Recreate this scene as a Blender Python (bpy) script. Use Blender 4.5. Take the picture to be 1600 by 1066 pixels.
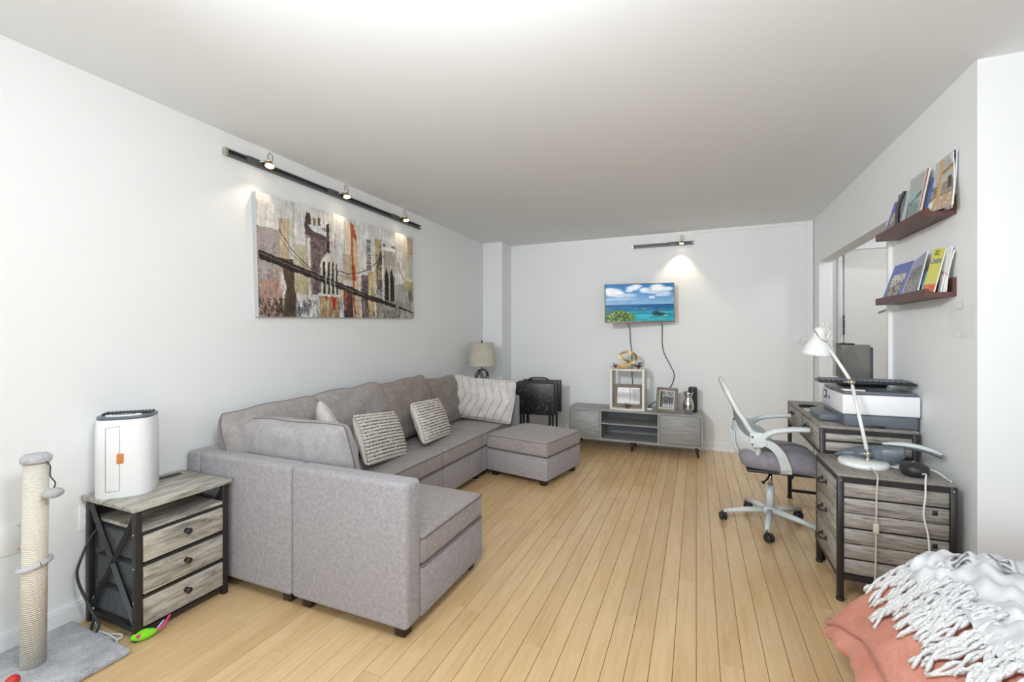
import bpy, bmesh, math, random
import numpy as np
from mathutils import Vector, Matrix

random.seed(7)
rng = np.random.default_rng(11)
for _o in list(bpy.data.objects):
    bpy.data.objects.remove(_o)
SC = bpy.context.scene
COL = SC.collection
PI = math.pi
R = math.radians

# ------------------------------------------------------------------ camera
FPX = 690.0
THETA = math.atan(288.0 / FPX)
cam_d = bpy.data.cameras.new('camera')
cam_d.sensor_width = 36.0
cam_d.lens = FPX / 1600.0 * 36.0
cam_d.shift_y = -8.0 / 1600.0
cam_d.clip_start = 0.02
cam = bpy.data.objects.new('camera', cam_d)
cam.location = (0, 0, 1.262)
cam.rotation_euler = (R(90), 0, THETA)
COL.objects.link(cam)
SC.camera = cam

# ------------------------------------------------------------------ world, large lights, exposure
world = bpy.data.worlds.new('world')
SC.world = world
world.use_nodes = True
wbg = world.node_tree.nodes['Background']
wbg.inputs['Color'].default_value = (0.80, 0.90, 1.0, 1)
wbg.inputs['Strength'].default_value = 1.0

SC.view_settings.view_transform = 'Standard'
SC.view_settings.look = 'None'
SC.view_settings.gamma = 1.0
SC.view_settings.use_curve_mapping = False
SC.view_settings.exposure = 0.22
try:
    SC.cycles.use_denoising = True
    SC.cycles.max_bounces = 8
    SC.cycles.diffuse_bounces = 4
    SC.cycles.use_adaptive_sampling = True
    SC.cycles.adaptive_threshold = 0.05
    SC.cycles.sample_clamp_indirect = 6.0
except Exception:
    pass


def add_light(name, kind, loc, power, color=(1, 1, 1), rot=(0, 0, 0), **kw):
    d = bpy.data.lights.new(name, kind)
    d.energy = power
    d.color = color
    for k, v in kw.items():
        setattr(d, k, v)
    o = bpy.data.objects.new(name, d)
    o.location = loc
    o.rotation_euler = rot
    COL.objects.link(o)
    return o


# daylight entering through the wide window in the wall behind the camera
add_light('window_daylight', 'AREA', (0.35, -2.36, 1.50), 60, (0.85, 0.94, 1.0), (R(90), 0, 0),
          shape='RECTANGLE', size=4.6, size_y=1.55)

# ------------------------------------------------------------------ helpers: colours and materials


def lin(v):
    v = v / 255.0
    return v / 12.92 if v <= 0.04045 else ((v + 0.055) / 1.055) ** 2.4


def S(r, g, b, k=1.0):
    return (lin(r) * k, lin(g) * k, lin(b) * k, 1.0)


MATS = {}


def new_mat(name):
    m = bpy.data.materials.new(name)
    m.use_nodes = True
    nt = m.node_tree
    b = nt.nodes['Principled BSDF']
    MATS[name] = m
    return m, nt, b


def mix_rgb(nt, fac, a, b, mode='MIX'):
    n = nt.nodes.new('ShaderNodeMix')
    n.data_type = 'RGBA'
    n.blend_type = mode
    for sock, val in ((n.inputs[0], fac), (n.inputs[6], a), (n.inputs[7], b)):
        if hasattr(val, 'is_linked'):
            nt.links.new(val, sock)
        else:
            sock.default_value = val
    return n.outputs[2]


def tex_coord(nt, kind='Object', scale=(1, 1, 1), rot=(0, 0, 0)):
    if kind == 'World':
        g = nt.nodes.new('ShaderNodeNewGeometry')
        out = g.outputs['Position']
    else:
        t = nt.nodes.new('ShaderNodeTexCoord')
        out = t.outputs[kind]
    mp = nt.nodes.new('ShaderNodeMapping')
    mp.inputs['Scale'].default_value = scale
    mp.inputs['Rotation'].default_value = rot
    nt.links.new(out, mp.inputs['Vector'])
    return mp.outputs['Vector']


def noise(nt, vec, scale, detail=4, rough=0.55, dist=0.0):
    n = nt.nodes.new('ShaderNodeTexNoise')
    n.inputs['Scale'].default_value = scale
    n.inputs['Detail'].default_value = detail
    n.inputs['Roughness'].default_value = rough
    n.inputs['Distortion'].default_value = dist
    nt.links.new(vec, n.inputs['Vector'])
    return n.outputs['Fac']


def ramp(nt, fac, stops):
    n = nt.nodes.new('ShaderNodeValToRGB')
    els = n.color_ramp.elements
    while len(els) < len(stops):
        els.new(0.5)
    for e, (p, c) in zip(els, stops):
        e.position = p
        e.color = c
    nt.links.new(fac, n.inputs['Fac'])
    return n.outputs['Color']


def bump(nt, b, height, strength=0.2, dist=0.01):
    n = nt.nodes.new('ShaderNodeBump')
    n.inputs['Strength'].default_value = strength
    n.inputs['Distance'].default_value = dist
    nt.links.new(height, n.inputs['Height'])
    nt.links.new(n.outputs['Normal'], b.inputs['Normal'])


def plain(name, col, rough=0.5, metal=0.0, var=0.06, scale=12.0, bmp=0.0, bscale=60.0, spec=None):
    """a plain finish with a faint mottling so that no surface is a single flat value"""
    m, nt, b = new_mat(name)
    v = tex_coord(nt)
    f = noise(nt, v, scale)
    dark = tuple(c * (1 - var) for c in col[:3]) + (1,)
    lite = tuple(min(1, c * (1 + var)) for c in col[:3]) + (1,)
    nt.links.new(mix_rgb(nt, f, dark, lite), b.inputs['Base Color'])
    b.inputs['Roughness'].default_value = rough
    b.inputs['Metallic'].default_value = metal
    if spec is not None:
        b.inputs['Specular IOR Level'].default_value = spec
    if bmp > 0:
        bump(nt, b, noise(nt, v, bscale, 5), bmp)
    return m


def fabric(name, c1, c2, scale=22.0, fine=420.0, bmp=0.25, rough=0.95):
    m, nt, b = new_mat(name)
    v = tex_coord(nt)
    f1 = noise(nt, v, scale, 5, 0.7)
    f2 = noise(nt, v, fine, 2, 0.6)
    a = ramp(nt, f1, [(0.32, c1), (0.68, c2)])
    g = ramp(nt, f2, [(0.3, (0.72, 0.72, 0.72, 1)), (0.7, (1.12, 1.12, 1.12, 1))])
    nt.links.new(mix_rgb(nt, 1.0, a, g, 'MULTIPLY'), b.inputs['Base Color'])
    b.inputs['Roughness'].default_value = rough
    b.inputs['Specular IOR Level'].default_value = 0.15
    try:
        b.inputs['Sheen Weight'].default_value = 0.15
    except Exception:
        pass
    bump(nt, b, f2, bmp, 0.004)
    return m


def wood(name, stops, scale=(1, 1, 1), rough=0.5, fine=1.0, by_object=True, bmp=0.08):
    """grained wood: scale stretches the noise, small along the grain"""
    m, nt, b = new_mat(name)
    v = tex_coord(nt, 'Object', scale)
    if by_object:
        oi = nt.nodes.new('ShaderNodeObjectInfo')
        add = nt.nodes.new('ShaderNodeVectorMath')
        add.operation = 'MULTIPLY_ADD'
        nt.links.new(oi.outputs['Random'], add.inputs[0])
        add.inputs[1].default_value = (37.0, 19.0, 53.0)
        nt.links.new(v, add.inputs[2])
        v = add.outputs[0]
    f = noise(nt, v, 3.0 * fine, 8, 0.68, 0.5)
    f2 = noise(nt, v, 26.0 * fine, 4, 0.6)
    c = ramp(nt, f, stops)
    g = ramp(nt, f2, [(0.3, (0.80, 0.80, 0.80, 1)), (0.7, (1.08, 1.08, 1.08, 1))])
    nt.links.new(mix_rgb(nt, 0.8, c, g, 'MULTIPLY'), b.inputs['Base Color'])
    b.inputs['Roughness'].default_value = rough
    bump(nt, b, f2, bmp, 0.003)
    return m


def print_mat(name, rough=0.4, emit=0.0):
    """flat print: colours come from the mesh's colour attribute"""
    m, nt, b = new_mat(name)
    a = nt.nodes.new('ShaderNodeAttribute')
    a.attribute_name = 'Col'
    nt.links.new(a.outputs['Color'], b.inputs['Base Color'])
    b.inputs['Roughness'].default_value = rough
    if emit > 0:
        b.inputs['Base Color'].default_value = (0.01, 0.01, 0.01, 1)
        nt.links.remove(b.inputs['Base Color'].links[0])
        nt.links.new(a.outputs['Color'], b.inputs['Emission Color'])
        b.inputs['Emission Strength'].default_value = emit
    return m


# walls and ceiling: matt white paint with a faint roller texture
def paint(name, col, rough=0.6):
    m, nt, b = new_mat(name)
    v = tex_coord(nt, 'World')
    f = noise(nt, v, 1.3, 3)
    nt.links.new(mix_rgb(nt, f, tuple(c * 0.975 for c in col[:3]) + (1,), col), b.inputs['Base Color'])
    b.inputs['Roughness'].default_value = rough
    bump(nt, b, noise(nt, v, 180, 3), 0.03, 0.002)
    return m


paint('wall_paint', (0.865, 0.88, 0.88, 1), 0.55)
paint('ceiling_paint', (0.865, 0.89, 0.915, 1), 0.8)
paint('trim_paint', (0.86, 0.87, 0.87, 1), 0.4)
paint('door_paint', (0.74, 0.73, 0.70, 1), 0.45)

# maple strip floor
m, nt, b = new_mat('maple')
oi = nt.nodes.new('ShaderNodeObjectInfo')
vw = tex_coord(nt, 'World', (14, 1.1, 1))
addn = nt.nodes.new('ShaderNodeVectorMath')
addn.operation = 'MULTIPLY_ADD'
nt.links.new(oi.outputs['Random'], addn.inputs[0])
addn.inputs[1].default_value = (31.0, 17.0, 7.0)
nt.links.new(vw, addn.inputs[2])
fg = noise(nt, addn.outputs[0], 2.2, 7, 0.62, 0.8)
grain = ramp(nt, fg, [(0.25, S(210, 173, 124, .95)), (0.5, S(220, 187, 140, .95)), (0.75, S(226, 197, 153, .95))])
tone = ramp(nt, oi.outputs['Random'], [(0.0, (0.92, 0.90, 0.87, 1)), (0.5, (1.0, 0.99, 0.98, 1)), (1.0, (1.05, 1.06, 1.07, 1))])
nt.links.new(mix_rgb(nt, 1.0, grain, tone, 'MULTIPLY'), b.inputs['Base Color'])
b.inputs['Roughness'].default_value = 0.20
bump(nt, b, fg, 0.02, 0.002)
plain('floor_gap', S(120, 88, 50), 0.9)

fabric('sofa_fabric', S(152, 148, 151), S(178, 174, 177), 60)
fabric('seat_fabric', S(152, 145, 143), S(174, 167, 165), 40)
fabric('cushion_brown', S(134, 123, 116), S(160, 149, 142), 18)
fabric('cushion_grey', S(152, 145, 142), S(176, 169, 166), 24)
fabric('cushion_light', S(160, 156, 157), S(184, 180, 181), 24)
plain('piping_fabric', S(112, 106, 106), 0.9)
fabric('cat_plush', S(178, 178, 182), S(214, 214, 218), 14, 200, 0.5)
fabric('mat_plush', S(158, 160, 165), S(206, 208, 212), 9, 160, 0.6)
fabric('white_cover', S(205, 200, 197), S(228, 224, 220), 10, 300, 0.2)
fabric('knit_white', S(214, 209, 200), S(240, 237, 230), 40, 260, 0.6)
fabric('knit_brown', S(92, 74, 54), S(150, 128, 100), 40, 260, 0.4)
fabric('yarn_grey', S(120, 112, 104), S(160, 150, 140), 40, 260, 0.4)
fabric('chair_cloth', S(128, 124, 132), S(152, 148, 156), 18, 500, 0.2)
fabric('coral_cloth', S(212, 136, 116), S(233, 166, 146), 7, 420, 0.25)
fabric('throw_cloth', S(214, 214, 216), S(240, 240, 242), 18, 150, 0.6)
fabric('tassel_yarn', S(222, 222, 222), S(248, 248, 248), 60, 200, 0.5)
fabric('mattress_cloth', S(190, 196, 204), S(214, 220, 226), 10, 300, 0.2)
fabric('bin_cloth', S(66, 70, 74), S(96, 100, 104), 60, 500, 0.3)
fabric('shade_linen', S(196, 190, 172), S(214, 208, 192), 16, 420, 0.2)

plain('black_metal', S(52, 50, 50), 0.42, 0.3, 0.12)
plain('dark_metal', S(92, 92, 94), 0.4, 0.3, 0.1)
plain('black_plastic', S(38, 38, 40), 0.4, 0, 0.1)
plain('grey_plastic', S(120, 128, 134), 0.35, 0, 0.06)
plain('slate_plastic', S(96, 104, 112), 0.35, 0, 0.08)
plain('white_plastic', S(238, 238, 240), 0.35, 0, 0.02)
plain('chair_white', S(206, 212, 212), 0.4, 0, 0.03)
plain('chair_mesh', S(150, 156, 162), 0.7, 0, 0.1, 120)
plain('white_enamel', S(232, 234, 232), 0.22, 0, 0.02)
plain('brass', S(176, 136, 70), 0.3, 0.9)
plain('nickel', S(196, 190, 176), 0.25, 1.0)
plain('chrome', S(214, 214, 212), 0.12, 1.0, 0.02)
plain('gold_resin', S(168, 142, 84), 0.35, 0.65, 0.25, 30)
plain('orange_leather', S(206, 130, 62), 0.55)
plain('red_rubber', S(206, 52, 44), 0.4)
plain('green_felt', S(132, 222, 40), 0.9, 0, 0.05, 30)
plain('pink_felt', S(232, 58, 128), 0.9)
plain('blue_felt', S(176, 206, 232), 0.9)
plain('page_white', S(236, 234, 228), 0.7, 0, 0.04, 40)
plain('cable_white', S(226, 228, 230), 0.5)
plain('cable_black', S(46, 52, 54), 0.5)
plain('cable_beige', S(206, 198, 182), 0.5)
plain('rope_shadow', S(205, 192, 168), 0.9)
plain('frame_wood_grey', S(132, 122, 110), 0.6, 0, 0.2, 30)
plain('photo_mat', S(226, 222, 216), 0.6)
plain('white_shelf', S(232, 226, 214), 0.5, 0, 0.04)
plain('tan_side', S(206, 192, 168), 0.55)
plain('plant_dry', S(126, 96, 66), 0.8, 0, 0.2)
plain('plant_dark', S(92, 84, 80), 0.8, 0, 0.2)
plain('navy_edge', S(58, 66, 82), 0.5)
plain('box_grey', S(126, 124, 120), 0.7, 0, 0.12, 90)
plain('canvas_edge', S(196, 198, 198), 0.8)
plain('frame_bronze', S(96, 84, 66), 0.35, 0.7, 0.15)
plain('tv_bezel', S(150, 146, 138), 0.35, 0.6)

# weathered grey oak of the night stand, warm grey oak of the desk, pale grey oak of the television bench
wood('oak_nightstand', [(0.30, S(96, 92, 86)), (0.46, S(158, 153, 143)), (0.56, S(190, 185, 174)), (0.72, S(214, 209, 198))], (7, 1.0, 7), 0.5, 1.9)
wood('oak_desk', [(0.30, S(92, 88, 83)), (0.46, S(146, 141, 133)), (0.56, S(168, 162, 153)), (0.72, S(192, 186, 176))], (1.1, 1.1, 12), 0.55, 2.8)
wood('oak_desk_top', [(0.25, S(112, 106, 100)), (0.5, S(140, 134, 127)), (0.75, S(162, 155, 147))], (8, 1.2, 8), 0.5, 1.8)
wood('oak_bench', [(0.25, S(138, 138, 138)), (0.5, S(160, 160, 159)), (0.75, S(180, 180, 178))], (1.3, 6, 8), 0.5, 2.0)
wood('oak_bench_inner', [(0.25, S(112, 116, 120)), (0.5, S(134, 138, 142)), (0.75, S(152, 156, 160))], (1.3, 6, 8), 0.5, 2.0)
wood('walnut', [(0.25, S(70, 40, 34)), (0.5, S(92, 56, 48)), (0.75, S(112, 72, 62))], (9, 1.0, 9), 0.45, 2.0)
plain('letter_blue', S(72, 84, 190), 0.5)
plain('dark_wood_leg', S(44, 34, 30), 0.4, 0, 0.2)

# sisal rope of the scratching post: fine horizontal windings
m, nt, b = new_mat('sisal')
vv = tex_coord(nt, 'Object')
wv = nt.nodes.new('ShaderNodeTexWave')
wv.wave_type = 'BANDS'
wv.bands_direction = 'Z'
wv.inputs['Scale'].default_value = 42.0
wv.inputs['Distortion'].default_value = 2.2
wv.inputs['Detail'].default_value = 3.0
wv.inputs['Detail Scale'].default_value = 3.0
nt.links.new(vv, wv.inputs['Vector'])
nt.links.new(ramp(nt, wv.outputs['Fac'], [(0.0, S(214, 206, 190)), (0.5, S(232, 226, 213)), (1.0, S(242, 237, 226))]), b.inputs['Base Color'])
b.inputs['Roughness'].default_value = 0.9
bump(nt, b, wv.outputs['Fac'], 0.5, 0.006)

# clear glass / clear plastic sheet
m, nt, b = new_mat('clear_sheet')
b.inputs['Base Color'].default_value = (0.92, 0.94, 0.95, 1)
b.inputs['Roughness'].default_value = 0.15
b.inputs['Alpha'].default_value = 0.22
m, nt, b = new_mat('smoke_plastic')
b.inputs['Base Color'].default_value = S(112, 126, 138)
b.inputs['Roughness'].default_value = 0.12
b.inputs['Alpha'].default_value = 0.62
m, nt, b = new_mat('window_glass')
b.inputs['Base Color'].default_value = (1, 1, 1, 1)
b.inputs['Roughness'].default_value = 0.0
b.inputs['Transmission Weight'].default_value = 1.0
m, nt, b = new_mat('lamp_glow')
b.inputs['Base Color'].default_value = (1, 0.9, 0.75, 1)
b.inputs['Emission Color'].default_value = (1.0, 0.86, 0.62, 1)
b.inputs['Emission Strength'].default_value = 9.0
m, nt, b = new_mat('hall_fill_glow')
b.inputs['Base Color'].default_value = (0.9, 0.9, 0.88, 1)
b.inputs['Emission Color'].default_value = (1.0, 0.97, 0.92, 1)
b.inputs['Emission Strength'].default_value = 3.0
# tray tables: black laminate with pale flecks
m, nt, b = new_mat('flecked_black')
vv = tex_coord(nt)
nt.links.new(ramp(nt, noise(nt, vv, 42, 5, 0.75), [(0.0, S(24, 24, 26)), (0.56, S(30, 30, 32)), (0.64, S(96, 98, 100)), (0.75, S(200, 200, 200))]), b.inputs['Base Color'])
b.inputs['Roughness'].default_value = 0.35
print_mat('print_matt', 0.55)
print_mat('print_gloss', 0.3)
print_mat('print_canvas', 0.7)
print_mat('screen_glow', 0.25, 0.80)

# ------------------------------------------------------------------ helpers: meshes


class MB:
    """collects shapes; build() links them as one mesh object"""

    def __init__(self):
        self.v, self.f, self.sm = [], [], []

    def add(self, verts, faces, smooth=False, M=None):
        o = len(self.v)
        for p in verts:
            p = Vector(p)
            if M is not None:
                p = M @ p
            self.v.append((p.x, p.y, p.z))
        for fc in faces:
            self.f.append(tuple(i + o for i in fc))
            self.sm.append(smooth)
        return self

    def box(self, x0, x1, y0, y1, z0, z1, M=None):
        vs = [(x0, y0, z0), (x1, y0, z0), (x1, y1, z0), (x0, y1, z0), (x0, y0, z1), (x1, y0, z1), (x1, y1, z1), (x0, y1, z1)]
        fs = [(3, 2, 1, 0), (4, 5, 6, 7), (0, 1, 5, 4), (1, 2, 6, 5), (2, 3, 7, 6), (3, 0, 4, 7)]
        return self.add(vs, fs, False, M)

    def rbox(self, x0, x1, y0, y1, z0, z1, r=0.01, seg=3, M=None, smooth=True, crown=0.0, cuts=0):
        bm = bmesh.new()
        bmesh.ops.create_cube(bm, size=1.0)
        sx, sy, sz = x1 - x0, y1 - y0, z1 - z0
        for v in bm.verts:
            v.co = Vector(((v.co.x) * sx, (v.co.y) * sy, (v.co.z) * sz))
        r = min(r, 0.49 * min(sx, sy, sz))
        bmesh.ops.bevel(bm, geom=list(bm.edges), offset=r, segments=seg, profile=0.5, affect='EDGES', clamp_overlap=True)
        if cuts:
            big = [e for e in bm.edges if e.calc_length() > 0.12]
            bmesh.ops.subdivide_edges(bm, edges=big, cuts=cuts, use_grid_fill=True)
        if crown:
            for v in bm.verts:
                if v.co.z > 0:
                    a = 1 - (2 * v.co.x / sx) ** 2
                    c = 1 - (2 * v.co.y / sy) ** 2
                    v.co.z += crown * max(0, a) ** .6 * max(0, c) ** .6 * (v.co.z / (sz / 2))
        cx, cy, cz = (x0 + x1) / 2, (y0 + y1) / 2, (z0 + z1) / 2
        bm.verts.index_update()
        vs = [(v.co.x + cx, v.co.y + cy, v.co.z + cz) for v in bm.verts]
        fs = [[v.index for v in f.verts] for f in bm.faces]
        bm.free()
        return self.add(vs, fs, smooth, M)

    def cyl(self, p0, p1, r0, r1=None, n=16, caps=True, smooth=True):
        return self.tube([p0, p1], [r0, r0 if r1 is None else r1], n, caps, smooth)

    def tube(self, pts, r, n=8, caps=True, smooth=True, flat=1.0):
        pts = [Vector(p) for p in pts]
        if not isinstance(r, (list, tuple)):
            r = [r] * len(pts)
        vs, fs = [], []
        t0 = (pts[1] - pts[0]).normalized()
        up = Vector((0, 0, 1)) if abs(t0.z) < 0.9 else Vector((1, 0, 0))
        nrm = (up - t0 * up.dot(t0)).normalized()
        for i, p in enumerate(pts):
            if i == 0:
                t = t0
            elif i == len(pts) - 1:
                t = (pts[i] - pts[i - 1]).normalized()
            else:
                t = ((pts[i + 1] - pts[i]).normalized() + (pts[i] - pts[i - 1]).normalized())
                t = t.normalized() if t.length > 1e-6 else t0
            nrm = (nrm - t * nrm.dot(t))
            nrm = nrm.normalized() if nrm.length > 1e-6 else t.orthogonal().normalized()
            bn = t.cross(nrm)
            for k in range(n):
                a = 2 * PI * k / n
                q = p + nrm * (math.cos(a) * r[i] * flat) + bn * (math.sin(a) * r[i])
                vs.append(q)
        m_ = len(pts)
        for i in range(m_ - 1):
            for k in range(n):
                k2 = (k + 1) % n
                fs.append((i * n + k, i * n + k2, (i + 1) * n + k2, (i + 1) * n + k))
        self.add(vs, fs, smooth)
        if caps:
            o = len(self.v) - len(vs)
            self.f.append(tuple(o + k for k in reversed(range(n))))
            self.sm.append(False)
            self.f.append(tuple(o + (m_ - 1) * n + k for k in range(n)))
            self.sm.append(False)
        return self

    def lathe(self, prof, n=32, smooth=True, M=None, cap=True):
        vs, fs = [], []
        for (r, z) in prof:
            for k in range(n):
                a = 2 * PI * k / n
                vs.append((r * math.cos(a), r * math.sin(a), z))
        for i in range(len(prof) - 1):
            for k in range(n):
                k2 = (k + 1) % n
                fs.append((i * n + k, i * n + k2, (i + 1) * n + k2, (i + 1) * n + k))
        self.add(vs, fs, smooth, M)
        if cap:
            o = len(self.v) - len(vs)
            if prof[0][0] > 1e-5:
                self.f.append(tuple(o + k for k in reversed(range(n))))
                self.sm.append(False)
            if prof[-1][0] > 1e-5:
                self.f.append(tuple(o + (len(prof) - 1) * n + k for k in range(n)))
                self.sm.append(False)
        return self

    def prism(self, poly, z0, z1, smooth=False, M=None):
        """polygon (x, y), counter-clockwise, from z0 to z1"""
        n = len(poly)
        vs = [(x, y, z0) for x, y in poly] + [(x, y, z1) for x, y in poly]
        fs = [tuple(reversed(range(n))), tuple(range(n, 2 * n))]
        self.add(vs, fs, False, M)
        o = len(self.v) - 2 * n
        for i in range(n):
            j = (i + 1) % n
            self.f.append((o + i, o + j, o + n + j, o + n + i))
            self.sm.append(smooth)
        return self

    def ball(self, c, rx, ry=None, rz=None, nu=20, nv=12, M=None):
        ry = rx if ry is None else ry
        rz = rx if rz is None else rz
        vs, fs = [], []
        for j in range(nv + 1):
            ph = -PI / 2 + PI * j / nv
            for i in range(nu):
                a = 2 * PI * i / nu
                vs.append((c[0] + rx * math.cos(ph) * math.cos(a), c[1] + ry * math.cos(ph) * math.sin(a), c[2] + rz * math.sin(ph)))
        for j in range(nv):
            for i in range(nu):
                i2 = (i + 1) % nu
                fs.append((j * nu + i, j * nu + i2, (j + 1) * nu + i2, (j + 1) * nu + i))
        return self.add(vs, fs, True, M)

    def grid(self, P, smooth=True, flip=False):
        """P[i][j] points"""
        ni, nj = len(P), len(P[0])
        vs = [p for row in P for p in row]
        fs = []
        for i in range(ni - 1):
            for j in range(nj - 1):
                q = (i * nj + j, (i + 1) * nj + j, (i + 1) * nj + j + 1, i * nj + j + 1)
                fs.append(tuple(reversed(q)) if flip else q)
        return self.add(vs, fs, smooth)

    def build(self, name, material, parent=None, loc=None, rot=None):
        me = bpy.data.meshes.new(name)
        me.from_pydata(self.v, [], self.f)
        me.polygons.foreach_set('use_smooth', self.sm)
        me.materials.append(MATS[material])
        me.update()
        return link(name, me, parent, loc, rot)


def link(name, me, parent=None, loc=None, rot=None):
    o = bpy.data.objects.new(name, me)
    COL.objects.link(o)
    if parent is not None:
        o.parent = parent
    if loc is not None:
        o.location = loc
    if rot is not None:
        o.rotation_euler = rot
    return o


def tag(o, label, cat, group=None, kind=None):
    o['label'] = label
    o['category'] = cat
    if group:
        o['group'] = group
    if kind:
        o['kind'] = kind
    return o


def thing(name, label, cat, loc=(0, 0, 0), rotz=0.0, group=None):
    o = bpy.data.objects.new(name, None)
    o.empty_display_size = 0.05
    COL.objects.link(o)
    o.location = loc
    o.rotation_euler = (0, 0, rotz)
    return tag(o, label, cat, group)


def structure(name, mb, material, label=None, parent=None):
    o = mb.build(name, material, parent)
    if parent is None:
        o['kind'] = 'structure'
    if label:
        o['label'] = label
    return o


def smooth_path(pts, n=8):
    """Catmull-Rom through the points"""
    P = [Vector(p) for p in pts]
    P = [P[0] * 2 - P[1]] + P + [P[-1] * 2 - P[-2]]
    out = []
    for i in range(1, len(P) - 2):
        a, b_, c, d = P[i - 1], P[i], P[i + 1], P[i + 2]
        for k in range(n):
            t = k / n
            out.append(0.5 * ((2 * b_) + (c - a) * t + (2 * a - 5 * b_ + 4 * c - d) * t * t + (3 * b_ - a - 3 * c + d) * t ** 3))
    out.append(P[-2])
    return out


# raster canvases for flat print (row 0 is the top)
def canvas(w, h, col):
    c = np.zeros((h, w, 3))
    c[:] = np.array(col[:3], float) / 255
    return c


def vnoise(w, h, sx, sy, seed=0):
    g = np.random.default_rng(seed).random((sy + 2, sx + 2))
    xs = np.linspace(0, sx, w)
    ys = np.linspace(0, sy, h)
    xi, yi = xs.astype(int), ys.astype(int)
    fx, fy = xs - xi, ys - yi
    fx, fy = fx * fx * (3 - 2 * fx), fy * fy * (3 - 2 * fy)
    a = g[np.ix_(yi, xi)] * (1 - fx) + g[np.ix_(yi, xi + 1)] * fx
    b_ = g[np.ix_(yi + 1, xi)] * (1 - fx) + g[np.ix_(yi + 1, xi + 1)] * fx
    return a * (1 - fy)[:, None] + b_ * fy[:, None]


def fpoly(c, pts, col, alpha=1.0, tex=None):
    """fill a polygon given in 0..1 coordinates (x right, y down)"""
    h, w = c.shape[:2]
    X, Y = np.meshgrid((np.arange(w) + .5) / w, (np.arange(h) + .5) / h)
    inside = np.zeros((h, w), bool)
    n = len(pts)
    for i in range(n):
        x0, y0 = pts[i]
        x1, y1 = pts[(i + 1) % n]
        if y0 == y1:
            continue
        cond = ((Y >= y0) != (Y >= y1)) & (X < (x1 - x0) * (Y - y0) / (y1 - y0) + x0)
        inside ^= cond
    a = inside * alpha
    if tex is not None:
        a = a * tex
    col = np.array(col[:3], float) / 255
    c[:] = c * (1 - a[..., None]) + col * a[..., None]
    return c


def frect(c, x0, y0, x1, y1, col, alpha=1.0, tex=None):
    return fpoly(c, [(x0, y0), (x1, y0), (x1, y1), (x0, y1)], col, alpha, tex)


def fline(c, pts, col, th=0.006, alpha=1.0):
    h, w = c.shape[:2]
    asp = h / w
    X, Y = np.meshgrid((np.arange(w) + .5) / w, (np.arange(h) + .5) / h * asp)
    col = np.array(col[:3], float) / 255
    for (x0, y0), (x1, y1) in zip(pts[:-1], pts[1:]):
        ax, ay, bx, by = x0, y0 * asp, x1, y1 * asp
        L2 = (bx - ax) ** 2 + (by - ay) ** 2 + 1e-12
        t = np.clip(((X - ax) * (bx - ax) + (Y - ay) * (by - ay)) / L2, 0, 1)
        d = np.hypot(X - ax - t * (bx - ax), Y - ay - t * (by - ay))
        a = np.clip((th / 2 - d) * w + 0.5, 0, 1) * alpha
        c[:] = c * (1 - a[..., None]) + col * a[..., None]
    return c


def fell(c, cx, cy, rx, ry, col, alpha=1.0, soft=0.15):
    h, w = c.shape[:2]
    X, Y = np.meshgrid((np.arange(w) + .5) / w, (np.arange(h) + .5) / h)
    d = np.hypot((X - cx) / rx, (Y - cy) / ry)
    a = np.clip((1 - d) / soft, 0, 1) * alpha
    col = np.array(col[:3], float) / 255
    c[:] = c * (1 - a[..., None]) + col * a[..., None]
    return c


def to_lin(c):
    c = np.clip(c, 0, 1)
    return np.where(c <= 0.04045, c / 12.92, ((c + 0.055) / 1.055) ** 2.4)


def print_sheet(name, c, fn, material, parent=None, loc=None, rot=None):
    """a grid whose points carry the canvas colours; fn(u, v) places a point (u right, v up, 0..1)"""
    h, w = c.shape[:2]
    vs = []
    for j in range(h):
        for i in range(w):
            vs.append(tuple(fn(i / (w - 1), 1 - j / (h - 1))))
    fs = []
    for j in range(h - 1):
        for i in range(w - 1):
            a = j * w + i
            fs.append((a, a + w, a + w + 1, a + 1))
    me = bpy.data.meshes.new(name)
    me.from_pydata(vs, [], fs)
    me.polygons.foreach_set('use_smooth', [True] * len(fs))
    at = me.color_attributes.new('Col', 'FLOAT_COLOR', 'POINT')
    rgba = np.ones((h * w, 4), np.float32)
    rgba[:, :3] = to_lin(c).reshape(-1, 3)
    at.data.foreach_set('color', rgba.ravel())
    me.materials.append(MATS[material])
    me.update()
    return link(name, me, parent, loc, rot)

# ------------------------------------------------------------------ the room shell
H = 2.44
XL, XR, YB, YN = -2.51, 1.105, 5.35, 2.50       # left wall, right wall, back wall, wall beside the bed
XE, YF = 3.20, -2.40                             # far right of the bed alcove, window wall behind the camera
Y_OP0, Y_OP1, Z_OP, T_W = 3.44, 5.13, 1.985, 0.11
XH, YH = 2.60, 5.46                              # entrance hall beyond the opening

structure('wall_left', MB().box(XL - .12, XL, YF - .12, YB + .12, 0, H), 'wall_paint', 'white painted wall behind the sofa')
structure('wall_back', MB().box(XL - .12, XR, YB, YB + .12, 0, H), 'wall_paint', 'white painted wall behind the television')
structure('wall_column', MB().box(XL, -2.245, 5.055, YB, 0, H), 'wall_paint', 'white boxed column in the far corner')
mb = MB()
mb.box(XR, XR + T_W, YN + .12, Y_OP0, 0, H)
mb.box(XR, XR + T_W, Y_OP0, Y_OP1, Z_OP, H)
mb.box(XR, XR + T_W, Y_OP1, YB + .12, 0, H)
structure('wall_right', mb, 'wall_paint', 'white wall with the wide opening to the hall')
structure('wall_beside_bed', MB().box(XR, XE, YN, YN + .12, 0, H), 'wall_paint', 'white wall facing the bed')
structure('wall_alcove', MB().box(XE, XE + .12, YF - .12, YN + .12, 0, H), 'wall_paint')
mb = MB()                                        # window wall behind the camera
WX0, WX1, WZ0, WZ1 = -2.0, 2.7, 0.70, 2.30
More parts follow.
